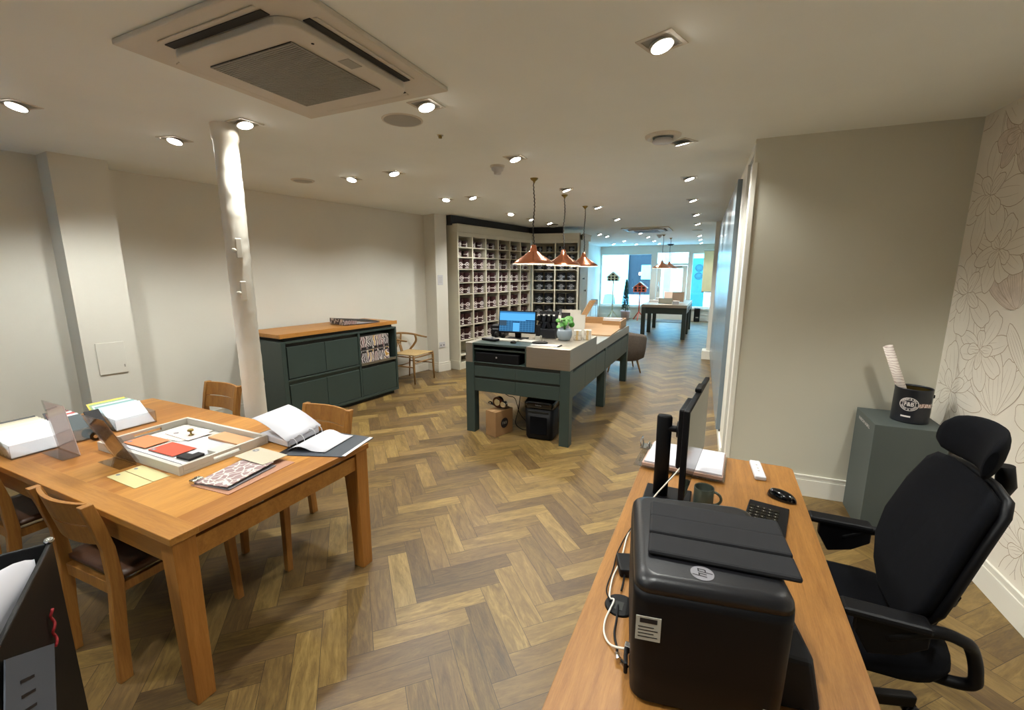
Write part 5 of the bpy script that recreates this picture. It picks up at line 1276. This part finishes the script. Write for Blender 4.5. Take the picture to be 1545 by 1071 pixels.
def desk_things():
    t = thing('desk_monitor', 'slim black monitor seen edge-on standing on the desk', 'monitor', (-.035, 1.87, DZ + .001), 0)
    a = math.atan2(-.053, .60)                       # panel runs away from the camera
    m = Matrix.Rotation(a, 4, 'Z')
    MB().box(-.014, .006, -.295, .295, .145, .485, m).build('panel', 'black', t, bevel=.004)
    MB().box(.0062, .0075, -.287, .287, .160, .478, m).build('screen', 'blackg', t)
    MB().box(-.016, .009, -.02, .08, .4855, .502, m).build('webcam', 'black', t, bevel=.004)
    MB().box(-.058, -.015, -.10, .10, .18, .43, m).build('mini_computer', 'black', t, bevel=.008)
    MB().box(-.059, -.0575, -.09, -.03, .19, .215, m).build('port_plate', 'grey', t)
    b = MB(); rows = []
    for z, hw, hd in ((0.012, .016, .031), (.2, .016, .030), (.362, .017, .031), (.371, .013, .026)):
        rows.append([(-.125 + hd * cos(q * pi / 10), .0 + hw * sin(q * pi / 10), z) for q in range(20)])
    V = b.grid(rows, True, True); b.face(V[0][::-1]); b.face(V[-1]); b.build('stand_column', 'black', t)
    MB().cyl((-.112, .0, .315), (-.058, -.0, .315), .014).build('arm_joint', 'black', t); MB().cyl((-.075, 0, .315), (-.058, 0, .315), .034).build('pivot_plate', 'black', t)
    MB().box(-.19, .0, -.10, .09, 0, .012).build('foot', 'black', t, bevel=.005)
    t = thing('coffee_mug', 'dark green glazed mug with a round handle behind the monitor edge', 'mug', (.005, 1.93, DZ + .001))
    t.location = (.012, 1.80, DZ + .001)
    t.location = (.012, 1.855, DZ + .001)
    MB().lathe([(0, 0), (.034, 0), (.038, .006), (.039, .088), (.0375, .090), (.035, .086), (.033, .01), (0, .008)], 32).build('cup', 'mug', t)
    MB().tube([(.036 + .030 * sin(q), .0, .046 - .028 * cos(q)) for q in [k * pi / 10 for k in range(11)]], .0055, 10).build('handle', 'mug', t)
    t = thing('keyboard', 'compact black keyboard partly hidden under the folded cover on the desk', 'keyboard', (.232, 1.80, DZ + .001), R(-10))
    MB().box(-.072, .072, -.20, .175, 0, .014).build('body', 'black', t, bevel=.004)
    b = MB()
    for i in range(5):
        for j in range(13): b.box(-.064 + i * .0215, -.064 + i * .0215 + .018, -.19 + j * .0245, -.19 + j * .0245 + .020, .014, .0185)
    b.build('keys', 'blackg', t)
    b = MB()
    for i in range(5):
        for j in range(13):
            if (i * 7 + j * 3) % 4: b.box(-.058 + i * .0215, -.054 + i * .0215, -.184 + j * .0245, -.179 + j * .0245, .0186, .0188)
    b.build('key_letters', 'grey', t)
    t = thing('computer_mouse', 'shiny black computer mouse near the desk edge', 'mouse', (.318, 2.07, DZ + .001), R(-28))
    rows = []
    for i in range(11):
        th = pi / 2 * i / 10; rows.append([(.058 * cos(q) * cos(th) ** .6 if i < 10 else .0 , .031 * sin(q) * cos(th) ** .6 if i < 10 else 0, .002 + .034 * sin(th) * (1 - .18 * cos(q) * cos(th))) for q in [k * pi / 12 for k in range(24)]])
    b = MB(); V = b.grid(rows, True, True); b.face(V[0][::-1]); bmesh.ops.remove_doubles(b.bm, verts=b.bm.verts, dist=1e-5); b.build('shell', 'blackg', t)
    MB().box(-.045, -.02, -.003, .003, .0285, .0325).build('scroll_wheel', 'grey', t, bevel=.001)
    t = thing('remote_control', 'small white remote control at the far end of the desk', 'remote', (.243, 2.315, DZ + .001), R(4))
    MB().box(-.024, .024, -.095, .10, 0, .022).build('case', 'white', t, bevel=.007, seg=3)
    for y in (.04, .0, -.03): MB().cyl((0, y, .0222), (0, y, .0228), .005, seg=14).build('button', 'grey', t)
    t = thing('clipboard', 'clear acrylic clipboard with a thick pad of white paper on the desk', 'clipboard', (-.11, 2.265, DZ + .001), R(-3))
    MB().box(-.20, .215, -.155, .165, .010, .016).build('board', 'acrylic', t, bevel=.003)
    for x in (-.17, .18): MB().tube([(x, -.13, .004), (x, .14, .004)], .004, 6).build('foot_rail', 'acrylic', t)
    MB().box(-.16, .205, -.145, .155, .0165, .030).build('board_pad', paint('pinkish_pad', '#a98b7c', .6), t)
    b = MB(); b.box(-.15, .20, -.135, .150, .0305, .040); b.build('paper_pad', 'paper', t, bevel=.001)
    b = MB(); b.box(-.205, -.15, .03, .10, .030, .036); b.tube([(-.20, .035, .036), (-.205, .035, .075), (-.205, .095, .075), (-.20, .095, .036)], .004, 8); b.tube([(-.17, .035, .036), (-.165, .05, .06), (-.165, .08, .06), (-.17, .095, .036)], .003, 8); b.build('clip', 'chrome', t)
    t = thing('usb_cable', 'white cable running from the monitor down past the printer', 'cable', (0, 0, 0))
    P = spline([(-.078, 1.75, .945), (-.10, 1.69, .93), (-.16, 1.62, .86), (-.222, 1.60, .748), (-.232, 1.50, .746), (-.226, 1.37, .747), (-.232, 1.26, .747), (-.222, 1.17, .748), (-.206, 1.155, .752), (-.213, 1.08, .748), (-.205, 1.03, .747), (-.18, 1.0, .747), (-.135, .975, .775)])
    MB().tube(P, .0028, 8).build('lead', 'acw', t); MB().box(-.142, -.124, .966, .984, .765, .79).build('plug', 'chrome', t, bevel=.002)
    t = thing('power_cable', 'thin black cable along the desk edge beside the white one', 'cable')
    MB().tube(spline([(-.10, 1.72, .93), (-.15, 1.72, .84), (-.21, 1.68, .746), (-.235, 1.52, .745), (-.245, 1.40, .745), (-.24, 1.30, .745), (-.238, 1.20, .747), (-.215, 1.15, .75)]), .0022, 8).build('lead', 'black', t)
    t = thing('power_cable', 'black cable looping from the desk grommet to the printer', 'cable')
    MB().tube(spline([(-.192, 1.145, .751), (-.185, 1.09, .746), (-.18, 1.04, .746), (-.165, 1.0, .746), (-.155, .97, .75), (-.127, .94, .76)]), .003, 8).build('lead', 'black', t); MB().cyl((-.16, .975, .751), (-.152, .955, .755), .006).build('plug', 'chrome', t)
    t = thing('power_brick', 'black power adapter behind the printer on the desk', 'power adapter', (-.205, 1.325, DZ + .001), R(20)); MB().box(-.025, .03, -.045, .045, 0, .03).build('case', 'black', t, bevel=.006)
    MB().tube([(-.01, -.045, .012), (-.02, -.08, .006), (-.03, -.11, .006)], .003, 6).build('lead', 'black', t)
desk_things()

def office_chair():
    t = thing('office_chair', 'black high-backed office chair with headrest pulled up to the desk', 'office chair', (.53, 1.83, 0), R(0))
    # base
    MB().cyl((0, 0, .10), (0, 0, .30), .028).build('gas_lift', 'black', t); MB().cyl((0, 0, .28), (0, 0, .40), .020).build('piston', 'chrome', t)
    MB().cyl((0, 0, .07), (0, 0, .12), .05).build('hub', 'black', t)
    for k in range(5):
        a = R(22 + 72 * k); p = Vector((cos(a) * .30, sin(a) * .30, 0))
        l = MB().bar((cos(a) * .03, sin(a) * .03, .098), (p.x, p.y, .078), .035, .05).build('base_arm', 'black', t, bevel=.008)
        for s in (-1, 1):
            q = Vector((-sin(a), cos(a), 0)) * .013 * s; MB().cyl((p.x + q.x * .4, p.y + q.y * .4, .027), (p.x + q.x * 1.6, p.y + q.y * 1.6, .027), .026, seg=18).build('caster', 'black', t)
    MB().box(-.12, .14, -.10, .10, .385, .425).build('mechanism', 'black', t, bevel=.01)
    # seat
    def ring(cx, cy, hx, hy, z, n=32, e=3.2):
        o = []
        for k in range(n):
            a = 2 * pi * k / n; c_, s_ = cos(a), sin(a)
            o.append((cx + hx * math.copysign(abs(c_) ** (2 / e), c_), cy + hy * math.copysign(abs(s_) ** (2 / e), s_), z))
        return o
    b = MB(); V = b.grid([ring(0, 0, .20, .21, .427), ring(0, 0, .24, .255, .437), ring(0, 0, .255, .265, .465), ring(0, 0, .25, .26, .492), ring(0, 0, .22, .23, .505), ring(0, 0, .12, .12, .503)], True, True); b.face(V[0][::-1]); b.face(V[-1]); b.build('seat', 'mesh', t)
    # backrest: mesh panel in a frame, facing -x
    outl = [(-.075, .545), (-.17, .60), (-.225, .68), (-.238, .78), (-.225, .92), (-.205, 1.015), (-.175, 1.045), (-.08, 1.058), (.08, 1.058), (.175, 1.045), (.205, 1.015), (.225, .92), (.238, .78), (.225, .68), (.17, .60), (.075, .545)]
    def bx_(y, z): return .125 + (z - .545) * .27 + .16 * y * y * -1.2 + .02 * sin((z - .55) / .5 * pi) * -1
    rows = []
    for g in (0, .35, .7, .93, 1.0):
        rows.append([(bx_(y * g, .80 + (z - .80) * g) + (.0 if g < .95 else .008), y * g, .80 + (z - .80) * g) for y, z in outl])
    b = MB(); V = b.grid(rows[1:], True, True); b.face(V[0]); o = b.build('back_mesh', 'mesh', t, solid=-.03)
    MB().tube([(bx_(y, z) + .022, y, z) for y, z in outl], .014, 8, True).build('back_frame', 'black', t)
    b = MB(); b.tube(spline([(.03, 0, .40), (.17, 0, .42), (.235, 0, .52), (.245, 0, .70), (.29, 0, .90), (.32, 0, 1.02)]), .022, 10); b.build('spine', 'black', t)
    b = MB(); 
    for s in (-1, 1): b.tube(spline([(.25, 0, .62), (.22, s * .12, .66), (.19, s * .21, .74)]), .014, 8)
    b.build('back_yoke', 'black', t)
    MB().tube([(.315, 0, .98), (.345, 0, 1.04), (.335, 0, 1.10)], .024, 12, rads=[.030, .026, .022]).build('headrest_stem', 'black', t)
    # head rest: curved pad
    rows = []
    for i in range(15):
        v_ = -1 + 2 * i / 14; y = .155 * v_; w_ = (1 - abs(v_) ** 3.5) ** .5 * .5 + .5; hz_ = .075 * w_
        xc = .265 + .055 * v_ * v_ * -1 + .02; zc = 1.15 + .01 * (1 - v_ * v_)
        o = []
        for k in range(16):
            a = 2 * pi * k / 16; o.append((xc + .026 * w_ * cos(a) + .35 * hz_ * sin(a) * .55, y, zc + hz_ * sin(a)))
        rows.append(o)
    b = MB(); V = b.grid(rows, True, True); b.face(V[0][::-1]); b.face(V[-1]); b.build('headrest', 'mesh', t)
    for s in (-1, 1):
        y = s * .285
        b = MB(); b.box(-.10, .12, y - .035, y + .035, .655, .680); b.build('arm_pad', 'black', t, bevel=.010)
        m4 = Matrix(((1, 0, 0, 0), (0, 0, 1, 0), (0, 1, 0, 0), (0, 0, 0, 1)))
        MB().prism([(-.06, .653), (.12, .653), (.12, .60), (.06, .555), (-.02, .53), (-.06, .60)], y - .014, y + .014, m4).build('arm_wedge', 'black', t, bevel=.005)
        MB().tube(spline([(.02, y, .60), (.13, y, .655), (.20, y * .96, .64), (.235, y * .86, .60), (.262, y * .80, .52), (.265, y * .72, .455), (.18, y * .6, .425), (.06, y * .35, .418)]), .018, 10).build('arm_bracket', 'black', t)
office_chair()

def plinth():
    t = thing('display_plinth', 'grey-green display plinth in the corner by the floral wallpaper', 'plinth', (.97, 3.375, 0))
    MB().box(0, .37, 0, .41, 0, .75).build('box', 'plinth', t, bevel=.002)
    me = text_mesh('FARROW & BALL', .030); b = MB(); b.mesh_in(me, lambda v: (-.0012, .21 - v.x * 1.05, .70 + v.y)); b.build('lettering', 'tinlab', t)
    t = thing('paint_tin', 'large open black paint tin with oval crest holding a paper roll', 'paint tin', (1.195, 3.575, .7505), R(-18)); r, h_ = .095, .222
    MB().lathe([(0, .003), (r - .003, .003), (r, 0), (r * 1.01, .006), (r, .012), (r, h_ - .010), (r * 1.015, h_ - .004), (r * 1.0, h_), (r * .95, h_ - .001), (r * .955, h_ - .012), (r * .95, .006), (0, .006)], 44).build('body', 'navy', t)
    MB().lathe([(r * .948, .02), (r * .948, h_ - .014)], 44).build('inside_lining', 'brassy', t)
    def W(s, z, off): return wrap(r, s, z, off)
    cz, rx, rz_ = .125, .048, .043
    b = MB(); n = 40; f0 = lambda g, k, off: W(-.012 + rx * g * cos(2 * pi * k / n), cz + rz_ * g * sin(2 * pi * k / n), off)
    for g0, g1 in ((.93, 1.0), (.62, .66)):
        A = [b.v(f0(g0, k, .0014)) for k in range(n)]; B_ = [b.v(f0(g1, k, .0014)) for k in range(n)]
        for k in range(n): b.face([A[k], A[(k+1) % n], B_[(k+1) % n], B_[k]])
    b.build('crest_rings', 'tinlab', t)
    b = MB(); me = text_mesh('F&B', .036, bold=.0006); b.mesh_in(me, lambda v: W(-.012 + v.x * .8, cz + v.y, .0016))
    for word, a_mid, sgn in (('FARROW & BALL', 90, 1), ('PAINT & PAPER', -90, -1)):
        for i, ch in enumerate(word):
            if ch == ' ': continue
            ph = R(a_mid - sgn * (i - (len(word) - 1) / 2) * 11.5); me = text_mesh(ch, .0125, bold=.0003)
            ro = ph - pi / 2 * sgn
            b.mesh_in(me, lambda v: W(-.012 + rx * .795 * cos(ph) + v.x * cos(ro) - v.y * sin(ro), cz + rz_ * .795 * sin(ph) + v.x * sin(ro) + v.y * cos(ro), .0016))
    b.build('crest_lettering', 'tinlab', t)
    def band(name, s0, s1, fz0, fz1, m, off=.001):
        b = MB(); n = 16; L = [(b.v(W(s0 + (s1 - s0) * i / n, fz0(i / n), off)), b.v(W(s0 + (s1 - s0) * i / n, fz1(i / n), off))) for i in range(n + 1)]
        for p, q in zip(L, L[1:]): b.face([p[0], q[0], q[1], p[1]], True)
        b.build(name, m, t)
    band('ribbon', .038, .125, lambda u_: .108 + .004 * sin(u_ * 4), lambda u_: .134 + .002 * sin(u_ * 6), marble('ribbon_swirl', '#6d5148', '#c7a896', '#b08a7a', 20))
    band('name_strip', -.045, .004, lambda u_: .040, lambda u_: .050, 'tinlab')
    b = MB(); b.lathe([(0, 0), (.012, 0), (.010, .006), (0, .007)], 14); o = b.build('handle_lug', 'black', t); o.location = (r + .001, -.0, h_ - .045); o.rotation_euler = (0, R(90), 0)
    # the paper roll standing in the tin
    k = thing('paper_roll', 'rolled pale wallpaper leaning out of the large paint tin', 'paper roll', (1.185, 3.60, .7505))
    p0 = Vector((1.215, 3.615, .765)); p1 = Vector((1.035, 3.60, 1.225)); ax = (p1 - p0).normalized(); x = ax.orthogonal().normalized(); y = ax.cross(x); L = (p1 - p0).length
    pm = N('rolled_paper'); wv = pm.n('ShaderNodeTexWave', bands_direction='Z'); wv.inputs['Scale'].default_value = 18; wv.inputs['Distortion'].default_value = 7; wv.inputs['Detail'].default_value = 2; pm.l(pm.coord(), wv.inputs['Vector'])
    pm.l(pm.ramp(wv.outputs['Color'], [(.0, rgb('#b39c94')), (.18, rgb('#ddd0c6')), (1, rgb('#e4dad0'))]), pm.b.inputs['Base Color']); pm.b.inputs['Roughness'].default_value = .7
    b = MB(); rows = []
    for i in range(54):
        a = i / 53 * 2 * pi * 1.75; rr_ = .027 - .0035 * i / 53
        rows.append([p0 - k.location + (x * cos(a) + y * sin(a)) * rr_, p0 - k.location + ax * (L - (.012 if i < 8 else 0)) + (x * cos(a) + y * sin(a)) * rr_])
    b.grid(rows, True); b.build('roll', pm.m, k, solid=.001)
plinth()

# ================================================================== LIGHT
w = bpy.data.worlds.new('daylight'); SC.world = w; w.use_nodes = True
bg = w.node_tree.nodes['Background']; bg.inputs[0].default_value = (.24, .60, 1, 1); bg.inputs[1].default_value = 26.0
pl = bpy.data.lights.new('window_portal', 'AREA'); pl.shape = 'RECTANGLE'; pl.size = 4.0; pl.size_y = 2.2; pl.cycles.is_portal = True
po = bpy.data.objects.new('window_portal', pl); COL.objects.link(po); po.location = (-2.1, 16.93, 1.4); po.rotation_euler = (R(-90), 0, 0)

sp = bpy.data.lights.new('downlight', 'SPOT'); sp.energy = 74; sp.color = (.96, .975, .925); sp.spot_size = R(122); sp.spot_blend = .6; sp.shadow_soft_size = .04
sp2 = sp.copy(); sp2.energy = 30; sp2.spot_size = R(130)
def downlights():
    a = thing('recessed_downlight', '', 'downlight')
    b = MB(); f = .078
    b.box(-f, f, -f, -f + .016, -.004, 0); b.box(-f, f, f - .016, f, -.004, 0); b.box(-f, -f + .016, -f + .016, f - .016, -.004, 0); b.box(f - .016, f, -f + .016, f - .016, -.004, 0)
    b.build('frame', 'acw', a)
    MB().box(-f + .016, f - .016, -f + .016, f - .016, -.0015, -.0005).build('recess', 'grey', a)
    tilt = R(16)
    m = Vector((sin(tilt), 0, -cos(tilt))); c = Vector((0, 0, -.006))
    MB().cyl(c - m * .0 , c + m * .012, .052, .050, 24).build('lamp_ring', 'grey', a)
    MB().cyl(c + m * .011, c + m * .0135, .044, .043, 24).build('lamp_face', 'lampw', a)
    return a
proto = downlights(); first = True
G1, G2 = 'downlights in the main room ceiling', 'downlights towards the street'
LT = [
 (-3.67, 1.27, 'bright recessed downlight above the table end, cut near the picture edge', G1, 180),
 (-3.60, 2.04, 'recessed downlight between the wall pilaster and the iron column', G1, 180),
 (-2.81, 2.02, 'recessed downlight touching the head of the white iron column', G1, 0),
 (-1.58, 2.25, 'recessed downlight at the corner of the big air conditioner panel', G1, 0),
 (-.29, 2.09, 'large bright square downlight alone near the top of the ceiling', G1, -20),
 (-3.45, 3.58, 'recessed downlight above the sideboard, beside the flat round speaker', G1, 180),
 (-2.88, 3.54, 'recessed downlight second out from the wall above the sideboard', G1, 0),
 (-1.61, 3.53, 'recessed downlight just beyond the smoke detector', G1, 0),
 (-.32, 3.63, 'recessed downlight right beside the round ceiling vent', G1, 60),
 (-.35, 4.98, 'recessed downlight by the corridor wall, next after the ceiling vent', G1, 0),
 (-3.29, 5.06, 'twin-looking downlight closest to the wall before the tin shelves', G1, 180),
 (-2.90, 5.07, 'recessed downlight out from the wall before the tin shelves', G1, 0),
 (-1.66, 5.05, 'recessed downlight between the first and second hanging copper lamp', G1, 20),
 (-1.68, 6.58, 'recessed downlight just beyond the third hanging copper lamp', G1, 20),
 (-.39, 6.46, 'third recessed downlight along the corridor wall after the vent', G1, 0),
 (-.42, 8.07, 'fourth recessed downlight along the corridor wall after the vent', G1, 0),
 (-.46, 9.60, 'recessed downlight level with the corridor pier', G1, 0),
 (-3.14, 6.72, 'dim small downlight in front of the maroon tin shelves', G1, 180),
 (-3.11, 7.53, 'small downlight seen beside the flex of the first copper lamp', G1, 0),
 (-3.04, 8.27, 'small downlight in front of the dark round smoke alarm', G1, 0),
 (-1.73, 8.17, 'recessed downlight in front of the far air conditioner', G1, 0),
 (-2.79, 11.20, 'downlight past the tall cupboard, nearer of a close pair', G2, 0),
 (-2.76, 11.90, 'downlight past the tall cupboard, farther of a close pair', G2, 0),
 (-1.80, 11.25, 'downlight right behind the far air conditioner', G2, 0),
 (-1.81, 12.58, 'downlight near the farther hanging copper lamps, second behind the conditioner', G2, 0),
 (-1.87, 14.24, 'downlight behind the far copper lamps, second from the glass', G2, 0),
 (-1.88, 15.61, 'downlight nearest the shop door head', G2, 0),
 (-.54, 12.69, 'downlight on the far wall side, first past the pier', G2, 0),
 (-.58, 14.23, 'downlight on the far wall side, second past the pier', G2, 0),
 (-.61, 15.83, 'downlight on the far wall side, closest to the cream blind', G2, 0),
 (-2.69, 13.86, 'downlight above the birdhouse display, farther from the glass', G2, 0),
 (-2.63, 15.65, 'downlight above the birdhouse display, closer to the glass', G2, 0),
 (-2.90, .42, 'downlight above the camera, third in from the window-free wall', G1, 0), (-1.60, .42, 'downlight behind the big air conditioner, above the camera', G1, 0), (-.29, .42, 'downlight overhead of the camera on the desk side', G1, 0), (1.2, 2.09, 'downlight over the office chair near the papered wall', G1, 0), (-1.6, -.9, 'rearmost downlight in the middle of the room', G1, 0),
 (-3.3, 15.2, 'downlight above the pale house on a stand', G2, 0),
]
for i, (x, y, lab, g, rz) in enumerate(LT):
    o = proto if i == 0 else copytree(proto)
    o.location = (x, y, H); o.rotation_euler[2] = R(rz if rz != 180 else -75); o['label'] = lab; o['group'] = g
    s = bpy.data.objects.new('downlight_beam', sp if y < 9 else sp2); COL.objects.link(s)
    s.location = (x + .03 * cos(R(rz)), y + .03 * sin(R(rz)), H - .035); s.rotation_euler = (0, R(-12), R(rz))

# camera-independent colour management
SC.view_settings.view_transform = 'Standard'; SC.view_settings.look = 'None'
SC.view_settings.exposure = .14; SC.view_settings.gamma = 1
SC.render.film_transparent = False
SC.cycles.use_denoising = True
SC.cycles.max_bounces = 8; SC.cycles.diffuse_bounces = 4; SC.cycles.glossy_bounces = 3; SC.cycles.transparent_max_bounces = 12
SC.cycles.sample_clamp_indirect = 6
